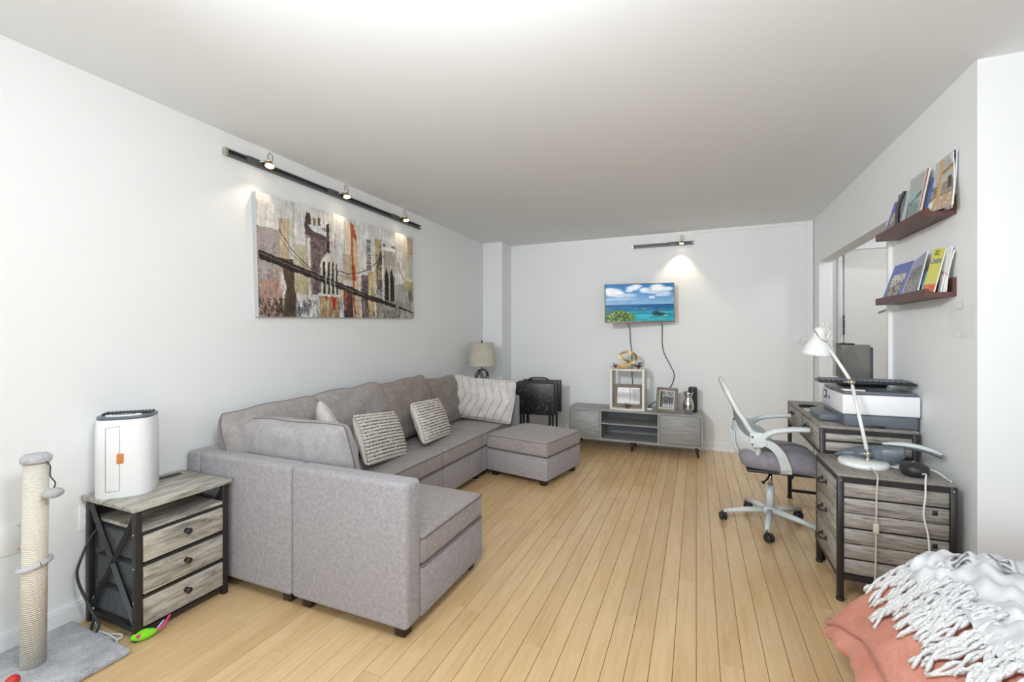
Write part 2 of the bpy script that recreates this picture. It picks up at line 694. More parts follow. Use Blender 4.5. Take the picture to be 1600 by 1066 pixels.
mb.box(XL - .12, WX0, YF - .12, YF, 0, H)
mb.box(WX1, XE + .12, YF - .12, YF, 0, H)
mb.box(WX0, WX1, YF - .12, YF, 0, WZ0)
mb.box(WX0, WX1, YF - .12, YF, WZ1, H)
structure('wall_front', mb, 'wall_paint')
structure('ceiling', MB().box(XL - .12, XE + .12, YF - .12, YH + .12, H, H + .1), 'ceiling_paint', 'plain white ceiling')
mb = MB()
mb.box(XR + T_W, XH, YH, YH + .12, 0, H)
structure('wall_hall_end', mb, 'wall_paint', 'pale hall wall around the entrance door')
structure('wall_hall_side', MB().box(XH, XH + .12, YN + .12, YH + .12, 0, H), 'wall_paint')

win = MB()
for i in range(4):
    x = WX0 + (WX1 - WX0) * i / 3
    win.box(x - .03, x + .03, YF - .09, YF - .03, WZ0, WZ1)
win.box(WX0, WX1, YF - .09, YF - .03, WZ0, WZ0 + .05)
win.box(WX0, WX1, YF - .09, YF - .03, WZ1 - .05, WZ1)
wo = structure('window_1', win, 'trim_paint')
for i in range(3):
    a = WX0 + (WX1 - WX0) * i / 3 + .03
    e = WX0 + (WX1 - WX0) * (i + 1) / 3 - .03
    MB().box(a, e, YF - .065, YF - .060, WZ0 + .05, WZ1 - .05).build('pane', 'window_glass', wo)

# baseboards and trims
bbh = 0.085


def baseboard(name, x0, x1, y0, y1, axis):
    mb = MB()
    if axis == 'x-':    # against a wall to the left
        mb.box(x0, x0 + .014, y0, y1, 0, bbh).box(x0, x0 + .009, y0, y1, bbh, bbh + .012)
    elif axis == 'y+':  # against a wall at greater y
        mb.box(x0, x1, y1 - .014, y1, 0, bbh).box(x0, x1, y1 - .009, y1, bbh, bbh + .012)
        mb.box(x0, x1, y1 - .024, y1 - .014, 0, .02)
    elif axis == 'x+':
        mb.box(x1 - .014, x1, y0, y1, 0, bbh).box(x1 - .009, x1, y0, y1, bbh, bbh + .012)
    structure(name, mb, 'trim_paint')


baseboard('baseboard_left', XL, XL, YF, 5.055, 'x-')
baseboard('baseboard_back', -2.245, 1.045, YB, YB, 'y+')
baseboard('baseboard_right', XR, XR, YN, Y_OP0 - .06, 'x+')
baseboard('baseboard_bed', XR, XE, YN, YN, 'y+')
baseboard('baseboard_hall', XR + T_W, XH, YH, YH, 'y+')

# moulding around the panel on the right half of the back wall
mb = MB()
mb.box(-.045, 1.045, YB - .012, YB, H - .035, H)
structure('trim_1', mb, 'trim_paint', 'thin white moulding under the ceiling')
mb = MB()
mb.box(1.045, 1.099, YB - .022, YB, 0, H)
mb.box(1.030, 1.045, YB - .010, YB, 0, H)
structure('trim_2', mb, 'trim_paint', 'white vertical moulding in the back right corner')
structure('trim_3', MB().box(-.045, -.022, YB - .007, YB, 2.30, H - .035), 'trim_paint')
# casing on the near side of the opening
mb = MB()
mb.box(XR - .012, XR, Y_OP0 - .055, Y_OP0, 0, 1.965)
mb.box(XR - .020, XR - .012, Y_OP0 - .055, Y_OP0 - .040, 0, 1.965)
structure('trim_4', mb, 'trim_paint', 'white casing beside the hall opening')

# entrance door at the end of the hall
d0 = 1.385
dr = bpy.data.objects.new('door_1', None)
COL.objects.link(dr)
dr.location = (d0, YH, 0)
dr['kind'] = 'structure'
dr['label'] = 'pale grey entrance door seen through the hall opening'
MB().box(0, .92, -.035, -.004, .01, 2.12).build('door_leaf', 'door_paint', dr)
mb = MB()
mb.box(-.05, -.012, -.022, 0, 0, 2.19).box(.932, .975, -.022, 0, 0, 2.19).box(-.05, .975, -.022, 0, 2.135, 2.19)
mb.build('door_frame', 'trim_paint', dr)
for z in (.25, 1.15):
    MB().box(-.030, .002, -.045, -.036, z - .045, z + .045).cyl((-.008, -.048, z - .045), (-.008, -.048, z + .045), .006, n=8).build('hinge', 'brass', dr)
mb = MB()
for k in range(9):
    zz = 1.46 - k * .022
    mb.ball((-.01, -.05, zz), .011, .008, .009, 8, 6)
mb.build('door_chain', 'black_metal', dr)
mb = MB().box(.27, .40, -.042, -.035, 1.505, 1.522, Matrix.Translation((.33, 0, 1.51)) @ Matrix.Rotation(R(-24), 4, 'Y') @ Matrix.Translation((-.33, 0, -1.51)))
mb.build('hook_bar', 'grey_plastic', dr)

# ------------------------------------------------------------------ strip floor, board by board
BW = 0.0826
fl = MB()
fl.box(XL - .12, XE + .12, YF - .12, YH + .12, -.08, -.006)
floor = structure('floor', fl, 'floor_gap', 'pale maple strip floor')


def plank_mesh():
    mb = MB()
    g, c = 0.0009, 0.0012
    x0, x1 = g, BW - g
    vs = []
    for (e, z) in ((c, -.0), (0, -c), (0, -.0058)):
        vs += [(x0 + e, 0 + e, z), (x1 - e, 0 + e, z), (x1 - e, 1 - e, z), (x0 + e, 1 - e, z)]
    fs = [(0, 1, 2, 3)]
    for a in (0, 4):
        for k in range(4):
            k2 = (k + 1) % 4
            fs.append((a + k, a + 4 + k, a + 4 + k2, a + k2))
    return vs, fs


pv, pf = plank_mesh()
pm = bpy.data.meshes.new('floor_board')
pm.from_pydata(pv, [], pf)
pm.materials.append(MATS['maple'])
rest = MB()
ct, st = math.cos(THETA), math.sin(THETA)


def in_view(x, y):
    d = y * ct - x * st
    if d < 1.48:
        return False
    r = x * ct + y * st
    return abs(r / d) < 1.22


n_planks = 0
k0, k1 = int(math.floor(XL / BW)), int(math.ceil(XE / BW))
rr = random.Random(5)
for k in range(k0, k1):
    x = k * BW
    xa = max(x, XL)
    far = YB if x < XR - .04 else (YH if x < XH else YN)
    y = YF - rr.random() * 1.2
    while y < far:
        L = rr.choice([.55, .8, 1.0, 1.2, 1.45, 1.7]) * (0.9 + .2 * rr.random())
        y2 = min(y + L, far)
        if far - y2 < .25:
            y2 = far
        vis = (in_view(x + BW / 2, y) or in_view(x + BW / 2, y2) or in_view(x + BW / 2, (y + y2) / 2)) and x < 1.45 and (x < XR or y2 > 3.0)
        if vis and n_planks < 298:
            o = link('floor_board', pm, floor, (x, y + .0006, 0))
            o.scale = (1, y2 - y - .0012, 1)
            n_planks += 1
        else:
            sc = y2 - y
            rest.add([(x + p[0], y + .0006 + p[1] * (sc - .0012), p[2]) for p in pv], pf)
        y = y2
ro = rest.build('floor_board_rest', 'maple', floor)
ro['kind'] = 'stuff'

# pendant globe lamp of the room, above and behind the camera's field of view
cl = thing('ceiling_lamp', 'white glass globe lamp hanging from the ceiling', 'lamp', (-.40, .60, H))
MB().lathe([(.07, -.02), (.07, 0)], 24).build('canopy', 'white_enamel', cl)
MB().cyl((0, 0, -.27), (0, 0, -.02), .006).build('rod', 'white_enamel', cl)
MB().lathe([(.03, -.30), (.035, -.27), (.012, -.25)], 20).build('socket', 'white_enamel', cl)
add_light('ceiling_lamp_light', 'POINT', (-.40, .60, H - .47), 50, (.89, .95, 1.0), shadow_soft_size=0.16)
# added fill spotlight, unseen behind the camera, brightening the far end of the room
cs_ = thing('fill_spot', 'added unseen spotlight brightening the far end of the room', 'lamp', (-1.45, -.60, H))
MB().lathe([(.05, -.02), (.05, 0)], 20).build('canopy', 'white_enamel', cs_)
MB().cyl((0, 0, -.12), (0, 0, -.02), .008).build('rod', 'white_enamel', cs_)
aim = (Vector((.15, 5.35, 1.65)) - Vector((-1.45, -.60, H - .14))).normalized()
MB().cyl(-aim * .05 + Vector((0, 0, -.14)), aim * .05 + Vector((0, 0, -.14)), .05, .06, 20).build('can', 'white_enamel', cs_)
sl = add_light('fill_spot_light', 'SPOT', Vector((-1.45, -.60, H - .14)) + aim * .07, 250, (.97, .975, .98), spot_size=R(70), spot_blend=1.0, shadow_soft_size=.12)
sl.rotation_euler = aim.to_track_quat('-Z', 'Y').to_euler()
# dome lamp added out of view to brighten the entrance hall
hl = thing('hall_fill', 'added unseen ceiling lamp brightening the entrance hall', 'lamp', (1.95, 4.35, H))
MB().lathe([(.0, -.09), (.08, -.085), (.13, -.05), (.14, 0)], 24).build('dome', 'hall_fill_glow', hl)
add_light('hall_fill_light', 'POINT', (1.95, 4.35, H - .22), 10, (.96, .98, 1.0), shadow_soft_size=0.1)

# ------------------------------------------------------------------ sectional sofa, module by module
ZS, ZB = 0.395, 0.655


def leg_set(root, hx, hy, cx=0, cy=0):
    for sx in (-1, 1):
        for sy in (-1, 1):
            x, y = cx + sx * (hx - .06), cy + sy * (hy - .06)
            MB().rbox(x - .026, x + .026, y - .026, y + .026, 0, .052, .004, 2).build('leg', 'dark_wood_leg', root)


def piping_loop(x0, x1, y0, y1, z, r=.0035, rad=.02):
    pts = []
    for (cx, cy, a0) in ((x1 - rad, y1 - rad, 0), (x0 + rad, y1 - rad, 90), (x0 + rad, y0 + rad, 180), (x1 - rad, y0 + rad, 270)):
        for k in range(5):
            a = R(a0 + k * 22.5)
            pts.append((cx + rad * math.cos(a), cy + rad * math.sin(a), z))
    pts.append(pts[0])
    return MB().tube(pts, r, 6, False)


def sofa_module(label, x0, x1, y0, y1, backs, tab=None, open_sides=None, name='sofa_module'):
    """backs: subset of 'x-', 'y-', 'y+'"""
    cx, cy = (x0 + x1) / 2, (y0 + y1) / 2
    root = thing(name, label, 'sofa section', (cx, cy, 0), 0, 'sections of the grey sectional sofa')
    hx, hy = (x1 - x0) / 2, (y1 - y0) / 2
    tb = .108
    sx0, sx1, sy0, sy1 = -hx, hx, -hy, hy
    if 'x-' in backs:
        MB().rbox(-hx, -hx + tb, -hy, hy, .05, ZB, .022, 4).build('back_panel', 'sofa_fabric', root)
        sx0 = -hx + tb + .002
    if 'y-' in backs:
        MB().rbox(sx0 if 'x-' in backs else -hx, hx, -hy, -hy + tb, .05, ZB, .022, 4).build('side_panel' if 'x-' in backs else 'back_panel', 'sofa_fabric', root)
        sy0 = -hy + tb + .002
    if 'y+' in backs:
        MB().rbox(sx0 if 'x-' in backs else -hx, hx + .07, hy - tb, hy, .05, ZB, .022, 4).build('side_panel', 'sofa_fabric', root)
        sy1 = hy - tb - .002
    MB().rbox(sx0, sx1, sy0, sy1, .05, .265, .012, 3).build('base', 'sofa_fabric', root)
    cush = MB().rbox(sx0, sx1, sy0, sy1, .269, ZS, .022, 4, cuts=6, crown=.022).build('seat_cushion', 'seat_fabric', root)
    piping_loop(sx0 + .001, sx1 - .001, sy0 + .001, sy1 - .001, ZS - .010).build('piping', 'piping_fabric', cush)
    piping_loop(sx0 - .0005, sx1 + .0005, sy0 - .0005, sy1 + .0005, .267, .003).build('seam', 'piping_fabric', cush)
    if tab == 'x+':
        pull_tab(root, sx1, (sy0 + sy1) / 2 + .02, 'x')
    leg_set(root, hx, hy)
    return root


def pull_tab(root, x, y, ax):
    pts = []
    for k in range(9):
        t = k / 8
        pts.append((x + .004 + .016 * math.sin(PI * t), y - .03 + .06 * t, .252 - .028 * math.sin(PI * t)))
    mb = MB()
    mb.grid([[(p[0], p[1], p[2] - .007) for p in pts], [(p[0], p[1], p[2] + .007) for p in pts]], True)
    mb.grid([[(p[0] + .002, p[1], p[2] - .007) for p in pts], [(p[0] + .002, p[1], p[2] + .007) for p in pts]], True, True)
    mb.build('pull_tab', 'sofa_fabric', root)


sofa_module('grey corner sofa section beside the night stand, with two upholstered panels', -2.495, -1.737, 1.492, 2.183, ('x-', 'y-'))
sofa_module('grey sofa section at the near end, back panel turned to the camera', -1.733, -1.088, 1.492, 2.188, ('y-',))
sofa_module('grey middle sofa section with the left knitted pillow on it', -2.495, -1.752, 2.187, 2.866, ('x-',))
sofa_module('grey sofa section with pull tab, under the right knitted pillow', -2.495, -1.752, 2.870, 3.550, ('x-',), tab='x+')
sofa_module('grey far corner sofa section under the white chevron pillow', -2.495, -1.752, 3.554, 4.245, ('x-', 'y+'))
# ottoman, turned slightly
ot = thing('ottoman', 'square grey storage ottoman standing before the far sofa corner', 'ottoman', (-1.383, 3.852, 0), R(-12))
h_ = .314
MB().rbox(-h_, h_, -h_, h_, .05, .245, .012, 3).build('base', 'sofa_fabric', ot)
cu = MB().rbox(-h_ - .003, h_ + .003, -h_ - .003, h_ + .003, .249, .372, .02, 4, cuts=6, crown=.026).build('lid_cushion', 'seat_fabric', ot)
piping_loop(-h_, h_, -h_, h_, .364).build('piping', 'piping_fabric', cu)
piping_loop(-h_ - .001, h_ + .001, -h_ - .001, h_ + .001, .247, .003).build('seam', 'piping_fabric', cu)
pull_tab(ot, h_, 0.02, 'x')
leg_set(ot, h_, h_)


# ------------------------------------------------------------------ cushions and pillows
def pillow_grid(w, h, t, n=22, full=.42, pinch=.05, sag=0.0, seed=0, wr=.006):
    r2 = random.Random(seed)
    ph = [r2.random() * 6.28 for _ in range(6)]
    F, B = [], []
    for i in range(n + 1):
        u = -1 + 2 * i / n
        rf, rb = [], []
        for j in range(n + 1):
            v = -1 + 2 * j / n
            uu = math.sin(u * PI / 2) * .5 + u * .5
            vv = math.sin(v * PI / 2) * .5 + v * .5
            x = w / 2 * uu * (1 - pinch * (1 - vv * vv))
            z = h / 2 * vv * (1 - pinch * (1 - uu * uu))
            d = max(0.0, (1 - uu * uu) * (1 - vv * vv)) ** full * t / 2
            k = d / (t / 2)
            wv_ = wr * k * (math.sin(7 * uu + 4 * vv + ph[0]) + math.sin(9 * vv - 5 * uu + ph[1]) + .6 * math.sin(15 * uu + 11 * vv + ph[2]))
            cr = 1 - .055 * (uu * vv) ** 6
            x *= cr
            z *= cr
            z += .009 * h * math.sin(4.2 * uu + ph[3]) * max(0, vv) + .006 * h * math.sin(7.3 * uu + ph[4]) * max(0, vv)
            x += .010 * w * math.sin(4.0 * vv + ph[5]) * abs(uu)
            z += sag * (uu * uu - .5) * h * (1 if vv > 0 else 0) * vv
            rf.append((x, -d - wv_, z))
            rb.append((x, d, z))
        F.append(rf)
        B.append(rb)
    return F, B


def pillow(name, label, w, h, t, material, loc, yaw, tilt, roll=0.0, piping=None, full=.42, pinch=.05, group=None, seed=0, cat='cushion', sag=0.0, wr=.006):
    F, B = pillow_grid(w, h, t, full=full, pinch=pinch, seed=seed, sag=sag, wr=wr)
    mb = MB().grid(F).grid(B, True, True)
    o = mb.build(name, material)
    M = Matrix.Translation(loc) @ Matrix.Rotation(R(yaw), 4, 'Z') @ Matrix.Rotation(R(tilt), 4, 'X') @ Matrix.Rotation(R(roll), 4, 'Y')
    o.matrix_world = M
    tag(o, label, cat, group)
    if piping:
        n = len(F) - 1
        edge = [F[i][0] for i in range(n + 1)] + [F[n][j] for j in range(1, n + 1)] + [F[i][n] for i in range(n - 1, -1, -1)] + [F[0][j] for j in range(n - 1, -1, -1)]
        MB().tube(edge, .0036, 6, False).build('piping', piping, o)
    return o, F


BC = 'grey back cushions of the sectional sofa'
pillow('back_cushion', 'grey back cushion in the near corner, leaning on the left wall', .67, .48, .24, 'cushion_grey', (-2.285, 1.90, .632), 90, -14, -2, 'piping_fabric', .3, .03, BC, 1)
pillow('back_cushion', 'light grey back cushion leaning on the panel nearest the camera', .80, .45, .23, 'cushion_light', (-1.97, 1.735, .60), 180, -12, 1.5, 'piping_fabric', .28, .03, BC, 2)
pillow('back_cushion', 'pale taupe back cushion behind the left knitted pillow', .67, .49, .24, 'cushion_grey', (-2.265, 2.50, .655), 90, -14, -2, 'piping_fabric', .3, .03, BC, 3)
pillow('back_cushion', 'brownish back cushion behind the right knitted pillow', .67, .50, .25, 'cushion_brown', (-2.24, 3.06, .66), 88, -14, -3.5, 'piping_fabric', .32, .06, BC, 4)
pillow('back_cushion', 'brownish back cushion half hidden by the white chevron pillow', .62, .47, .20, 'cushion_brown', (-2.275, 3.74, .63), 90, -13, 0, 'piping_fabric', .3, .04, BC, 5)

# knitted pillows: white ribbed cover with brown yarn showing in rows
def knit_pillow(label, loc, yaw, tilt, roll, seed):
    w, h, t = .50, .32, .15
    o, F = pillow('knitted_pillow', label, w, h, t, 'knit_white', loc, yaw, tilt, roll, None, .40, .03, 'knitted throw pillows', seed, 'pillow', 0, .003)
    n = len(F) - 1
    r2 = random.Random(seed)

    def at(u, v):
        uu, vv = u, v
        x = w / 2 * uu * (1 - .03 * (1 - vv * vv))
        z = h / 2 * vv * (1 - .03 * (1 - uu * uu))
        d = max(0.0, (1 - uu * uu) * (1 - vv * vv)) ** .40 * t / 2
        return Vector((x, -d - .004, z))
    rows = 15
    for i in range(rows):
        v = -0.97 + 1.94 * i / (rows - 1)
        pts, rad = [], []
        m_ = 60
        for k in range(m_ + 1):
            u = -.985 + 1.97 * k / m_
            pts.append(at(u, max(-.99, min(.99, v + r2.uniform(-.008, .008)))))
            rad.append(.0088 + .0022 * math.sin(k * 1.57 + i * 1.9) + r2.uniform(-.001, .001))
        MB().tube(pts, rad, 6).build('knit_row', 'knit_white', o)
        if 0 < i < rows - 1:
            yb = MB()
            for k in range(19):
                u = -.90 + 1.8 * (k + .5 * (i % 2) * 0) / 18 + r2.uniform(-.015, .015)
                if r2.random() < .16:
                    continue
                du = r2.uniform(.010, .022)
                vm = v + .97 / (rows - 1)
                q = [at(u - du, vm) + Vector((0, -.0045, 0)), at(u, vm) + Vector((0, -.0065, 0)), at(u + du, vm) + Vector((0, -.0045, 0))]
                yb.tube(q, [.0025, .0050, .0025], 6)
            yb.build('yarn_row', 'knit_brown' if i % 3 else 'yarn_grey', o)
    F2 = [[(p[0], -p[1] + .002, p[2]) for p in row] for row in F]
    MB().grid(F2, True, True).build('back_cover', 'knit_white', o)
    ed = [F[i][0] for i in range(n + 1)] + [F[n][j] for j in range(1, n + 1)] + [F[i][n] for i in range(n - 1, -1, -1)] + [F[0][j] for j in range(n - 1, -1, -1)]
    MB().tube(ed, .009, 6, False).build('edge_trim', 'knit_white', o)


knit_pillow('white and brown knitted pillow on the middle section, nearer the camera', (-1.985, 2.43, .575), 100, -22, 7, 11)
knit_pillow('white and brown knitted pillow before the brownish back cushion', (-2.00, 3.07, .575), 100, -22, 4, 12)
pillow('white_pillow', 'plain white pillow peeking out behind the light grey cushion', .42, .42, .13, 'white_cover', (-2.03, 2.04, .63), 140, -16, 24, None, .4, .05, None, 13, 'pillow')

# white pillow with raised chevron stitching
o, F = pillow('chevron_pillow', 'large white pillow with raised chevron stitching in the far corner', .68, .42, .19, 'white_cover', (-1.975, 3.955, .632), 8, -14, 5, None, .38, .05, None, 14, 'pillow')


def ch_at(u, v, w=.68, h=.42, t=.19):
    x = w / 2 * u * (1 - .05 * (1 - v * v))
    z = h / 2 * v * (1 - .05 * (1 - u * u))
    d = max(0.0, (1 - u * u) * (1 - v * v)) ** .38 * t / 2
    return Vector((x, -d - .012, z))


for i in range(8):
    u0 = -.86 + i * .235
    pts = []
    for k in range(17):
        v = -.93 + 1.86 * k / 16
        u = max(-.95, min(.95, u0 + .26 * (1 - abs(v - .05) / .93) - .1))
        pts.append(ch_at(u, v))
    MB().tube(pts, .0055, 6).build('chevron_ridge', 'white_cover', o)
n = len(F) - 1
ed = [F[i][0] for i in range(n + 1)] + [F[n][j] for j in range(1, n + 1)] + [F[i][n] for i in range(n - 1, -1, -1)] + [F[0][j] for j in range(n - 1, -1, -1)]
MB().tube(ed, .006, 6, False).build('edge_trim', 'white_cover', o)

# ------------------------------------------------------------------ night stand with three drawers
ns = thing('night_stand', 'grey wood night stand with three drawers and black X-braced frame', 'night stand', (-2.31, 1.272, 0))
nx0, nx1, ny0, ny1 = -.185, .185, -.195, .195
for sx in (nx0, nx1):
    for sy in (ny0, ny1):
        x, y = (sx + .0125 if sx < 0 else sx - .0125), (sy + .0125 if sy < 0 else sy - .0125)
        MB().rbox(x - .0125, x + .0125, y - .0125, y + .0125, 0, .538, .002, 2).build('leg', 'black_metal', ns)
MB().rbox(nx0 - .008, nx1 + .012, ny0 - .012, ny1 + .012, .538, .557, .002, 2).build('table_top', 'oak_nightstand', ns)
for sy in (ny0 + .0125, ny1 - .0125):
    for (za, zb) in ((.06, .52), (.52, .06)):
        MB().tube([(nx0 + .02, sy, za), (nx1 - .02, sy, zb)], .0125, 4, smooth=False).build('brace', 'black_metal', ns)
    for z in (.045,):
        MB().box(nx0 + .02, nx1 - .02, sy - .01, sy + .01, z - .01, z + .01).build('rail', 'black_metal', ns)
MB().box(nx0 + .015, nx1 - .004, ny0 + .027, ny1 - .027, .444, .458).build('shelf', 'oak_nightstand', ns)
MB().box(nx0 + .012, nx0 + .02, ny0 + .025, ny1 - .025, .458, .5).build('back_rail', 'black_metal', ns)
for z in (.444, .312, .178, .042):
    MB().box(nx1 - .012, nx1 - .001, ny0 + .022, ny1 - .022, z - .012, z - .001).build('rail', 'black_metal', ns)
for i, (z0, z1) in enumerate(((.318, .429), (.184, .298), (.050, .164))):
    dw = MB().rbox(nx1 - .010, nx1 + .003, ny0 + .029, ny1 - .029, z0, z1, .002, 2).build('drawer', 'oak_nightstand', ns)
    MB().box(nx0 + .012, nx1 - .013, ny0 + .032, ny1 - .032, z0 - .004, z1 - .012).build('drawer_bin', 'bin_cloth', dw)
    kb = MB()
    kb.lathe([(.011, 0), (.006, .006), (.006, .014), (.013, .019), (.013, .024), (.006, .028), (0, .028)], 14,
             M=Matrix.Translation((nx1 + .003, .0, (z0 + z1) / 2 + .012)) @ Matrix.Rotation(R(90), 4, 'Y'))
    kb.build('knob', 'black_metal', dw)
for z in (.30, .16, .44):
    MB().ball((nx1 - .012, ny0 - .001, z), .004, .002, .004, 8, 6).build('screw', 'nickel', ns)
# power strip set in the top
MB().rbox(-.15, -.115, .06, .16, .557, .562, .002, 2).build('power_strip', 'black_plastic', ns)

# ------------------------------------------------------------------ air purifier
ap = thing('air_purifier', 'white air purifier with black top grille on the night stand', 'air purifier', (-2.383, 1.178, .557), R(-10))


def dshape(k=1.0, hw=.104, dep=.088, n=28):
    """flat back, rounded front towards -y"""
    pts = []
    for i in range(n + 1):
        a = PI + PI * i / n
        c_, s_ = math.cos(a), math.sin(a)
        pts.append((hw * k * math.copysign(abs(c_) ** .62, c_), dep * k * math.copysign(abs(s_) ** .72, s_) * 1.05))
    pts += [(hw * k, dep * .55 * k), (hw * k * .86, dep * .8 * k), (-hw * k * .86, dep * .8 * k), (-hw * k, dep * .55 * k)]
    return pts


Rf = Matrix.Rotation(R(58), 4, 'Z')
mb = MB()
vs, fs = [], []
prof = [(.985, 0), (1.0, .006), (1.0, .20), (.985, .30), (.965, .338)]
D = [dshape(k) for k, z in prof]
nn = len(D[0])
for (k, z), ring in zip(prof, D):
    vs += [(x, y, z) for x, y in ring]
for i in range(len(prof) - 1):
    for j in range(nn):
        j2 = (j + 1) % nn
        fs.append((i * nn + j, i * nn + j2, (i + 1) * nn + j2, (i + 1) * nn + j))
mb.add(vs, fs, True, Rf)
mb.add(D[0] and [(x, y, 0) for x, y in D[0]], [tuple(reversed(range(nn)))], False, Rf)
mb.add([(x, y, .338) for x, y in D[-1]], [tuple(range(nn))], False, Rf)
mb.build('body', 'white_plastic', ap)
MB().prism(dshape(.955), .338, .350, True, Rf).build('top_rim', 'slate_plastic', ap)
tg = MB()
for i in range(13):
    x = -.088 + i * .0138
    tg.box(x, x + .006, -.010, .064, .350, .358, Rf)
tg.build('grille', 'black_plastic', ap)
MB().prism([(.064 * math.cos(2 * PI * i / 28), -.046 + .026 * math.sin(2 * PI * i / 28)) for i in range(28)], .350, .356, True, Rf).build('control_panel', 'white_plastic', ap)
MB().prism([(.042 * math.cos(2 * PI * i / 28), -.046 + .014 * math.sin(2 * PI * i / 28)) for i in range(28)], .356, .358, True, Rf).build('display', 'grey_plastic', ap)


def front_y(x, k=1.0):
    return -.0924 * k * (max(0, 1 - (abs(x) / (.104 * k)) ** (1 / .31))) ** .36


pl = MB()
for (xa, xb) in ((-.048, .0),):
    for seg in range(2):
        pass
line = [(-.050, .03), (-.050, .305), (-.002, .312), (-.002, .03), (-.050, .03)]
pts = []
for (xa, za), (xb, zb) in zip(line[:-1], line[1:]):
    for k in range(8):
        t = k / 8
        x, z = xa + (xb - xa) * t, za + (zb - za) * t
        kk = 1.0 if z < .2 else 1.0 - .015 * (z - .2) / .1
        pts.append(Rf @ Vector((x, front_y(x, kk) - .0002, z)))
pts.append(pts[0])
MB().tube(pts, .0010, 4, False).build('door_seam', 'grey_plastic', ap)
MB().rbox(-.010, .012, front_y(0) - .006, front_y(0) + .002, .150, .192, .002, 2, M=Rf).build('leather_tab', 'orange_leather', ap)

# ------------------------------------------------------------------ cat scratching post, leaning slightly
cp = thing('scratching_post', 'sisal cat scratching post with grey plush cap on square base', 'scratching post', (-2.30, .838, 0))
MB().rbox(-.20, .235, -.20, .195, 0, .030, .012, 3).build('base', 'mat_plush', cp)
lean = Matrix.Rotation(R(.9), 4, 'Y') @ Matrix.Rotation(R(-.3), 4, 'X')
mb = MB().lathe([(.0352, .03), (.0352, .79)], 36)
mb.v = [tuple(lean @ Vector(p)) for p in mb.v]
mb.build('post', 'sisal', cp)
mb = MB().lathe([(0, .788), (.040, .788), (.043, .795), (.043, .808), (.036, .817), (0, .820)], 30)
mb.v = [tuple(lean @ Vector(p)) for p in mb.v]
mb.build('cap', 'cat_plush', cp)
ring = [lean @ Vector((.040 * math.cos(2 * PI * k / 28), .040 * math.sin(2 * PI * k / 28), .405 + .012 * math.sin(2 * PI * k / 28 + .6))) for k in range(29)]
MB().tube(ring, .011, 8, False).build('plush_ring', 'cat_plush', cp)
st_ = smooth_path([lean @ Vector((.036, .015, .792)), (.062, .024, .772), (.058, .026, .735), (.075, .033, .71), (.070, .03, .685)], 6)
MB().tube(st_, .0022, 6).build('string', 'cable_black', cp)
MB().ball((.070, .03, .672), .030, .030, .019, 18, 10).build('plush_toy', 'cat_plush', cp)

tb = MB().ball((-2.215, .755, .050), .02)
tag(tb.build('toy_ball', 'red_rubber'), 'small red ball on the plush base of the scratching post', 'ball')

# felt mouse toy
tm = thing('toy_mouse', 'lime green felt toy mouse lying by the night stand leg', 'cat toy', (-2.118, 1.105, 0), R(62))
prof = [(0, -.045), (.010, -.040), (.019, -.024), (.023, -.004), (.021, .014), (.013, .032), (.005, .042), (0, .045)]
MB().lathe([(r, z) for r, z in prof], 18, M=Matrix.Translation((0, 0, .021)) @ Matrix.Scale(.9, 4, (0, 0, 1)) @ Matrix.Rotation(R(90), 4, 'Y')).build('body', 'green_felt', tm)
MB().tube(smooth_path([(.04, 0, .024), (.062, -.004, .034), (.078, .004, .054), (.084, .0, .068)], 5), .0045, 6).build('tail', 'pink_felt', tm)
for s_ in (-1, 1):
    MB().ball((-.018, s_ * .019, .030), .008, .003, .009, 10, 8).build('ear', 'pink_felt', tm)
MB().tube([(.04, .004, .024), (.066, .016, .046)], .004, 6).build('feather', 'blue_felt', tm)

# cables beside the night stand
tag(MB().tube(smooth_path([(-2.44, 1.20, .46), (-2.46, 1.10, .40), (-2.455, 1.045, .30), (-2.45, 1.03, .22), (-2.40, 1.05, .10), (-2.345, 1.055, .035), (-2.34, 1.04, .008), (-2.40, 1.055, .006), (-2.45, 1.10, .05)], 10), .0055, 8).build('power_cable', 'cable_black'),
    'thick black power cable looping down beside the night stand', 'cable')
tag(MB().tube(smooth_path([(-2.49, 1.11, .47), (-2.475, 1.10, .30), (-2.475, 1.095, .12), (-2.45, 1.085, .03), (-2.40, 1.075, .006), (-2.32, 1.055, .006), (-2.23, 1.080, .006), (-2.205, 1.062, .006), (-2.24, 1.050, .006), (-2.30, 1.046, .006), (-2.36, 1.050, .006), (-2.30, 1.052, .014), (-2.22, 1.052, .012), (-2.195, 1.048, .006), (-2.190, 1.038, .006)], 8), .004, 8).build('power_cable', 'cable_white'),
    'thin white cable coiled on the floor behind the scratching post', 'cable')


def wall_plate(name, label, X, y0, y1, z0, z1, kind):
    o = thing(name, label, 'wall plate', (X, (y0 + y1) / 2, z0))
    w, hh = (y1 - y0) / 2, z1 - z0
    MB().rbox(0, .006, -w, w, 0, hh, .002, 2).build('plate', 'trim_paint', o)
    if kind == 'outlet':
        for z in (hh * .3, hh * .7):
            MB().rbox(.006, .009, -.016, .016, z - .013, z + .013, .001, 1).build('socket', 'white_plastic', o)
    else:
        for z in (hh * .12, hh * .88):
            MB().ball((.006, w * .6, z), .003, .003, .003, 8, 6).build('screw', 'nickel', o)
    return o


wall_plate('outlet_plate', 'blank white cover plate on the left wall behind the scratching post', XL, .815, .885, .395, .515, 'blank')
wall_plate('outlet_plate', 'white socket plate on the left wall behind the night stand', XL, 1.06, 1.13, .40, .515, 'outlet')

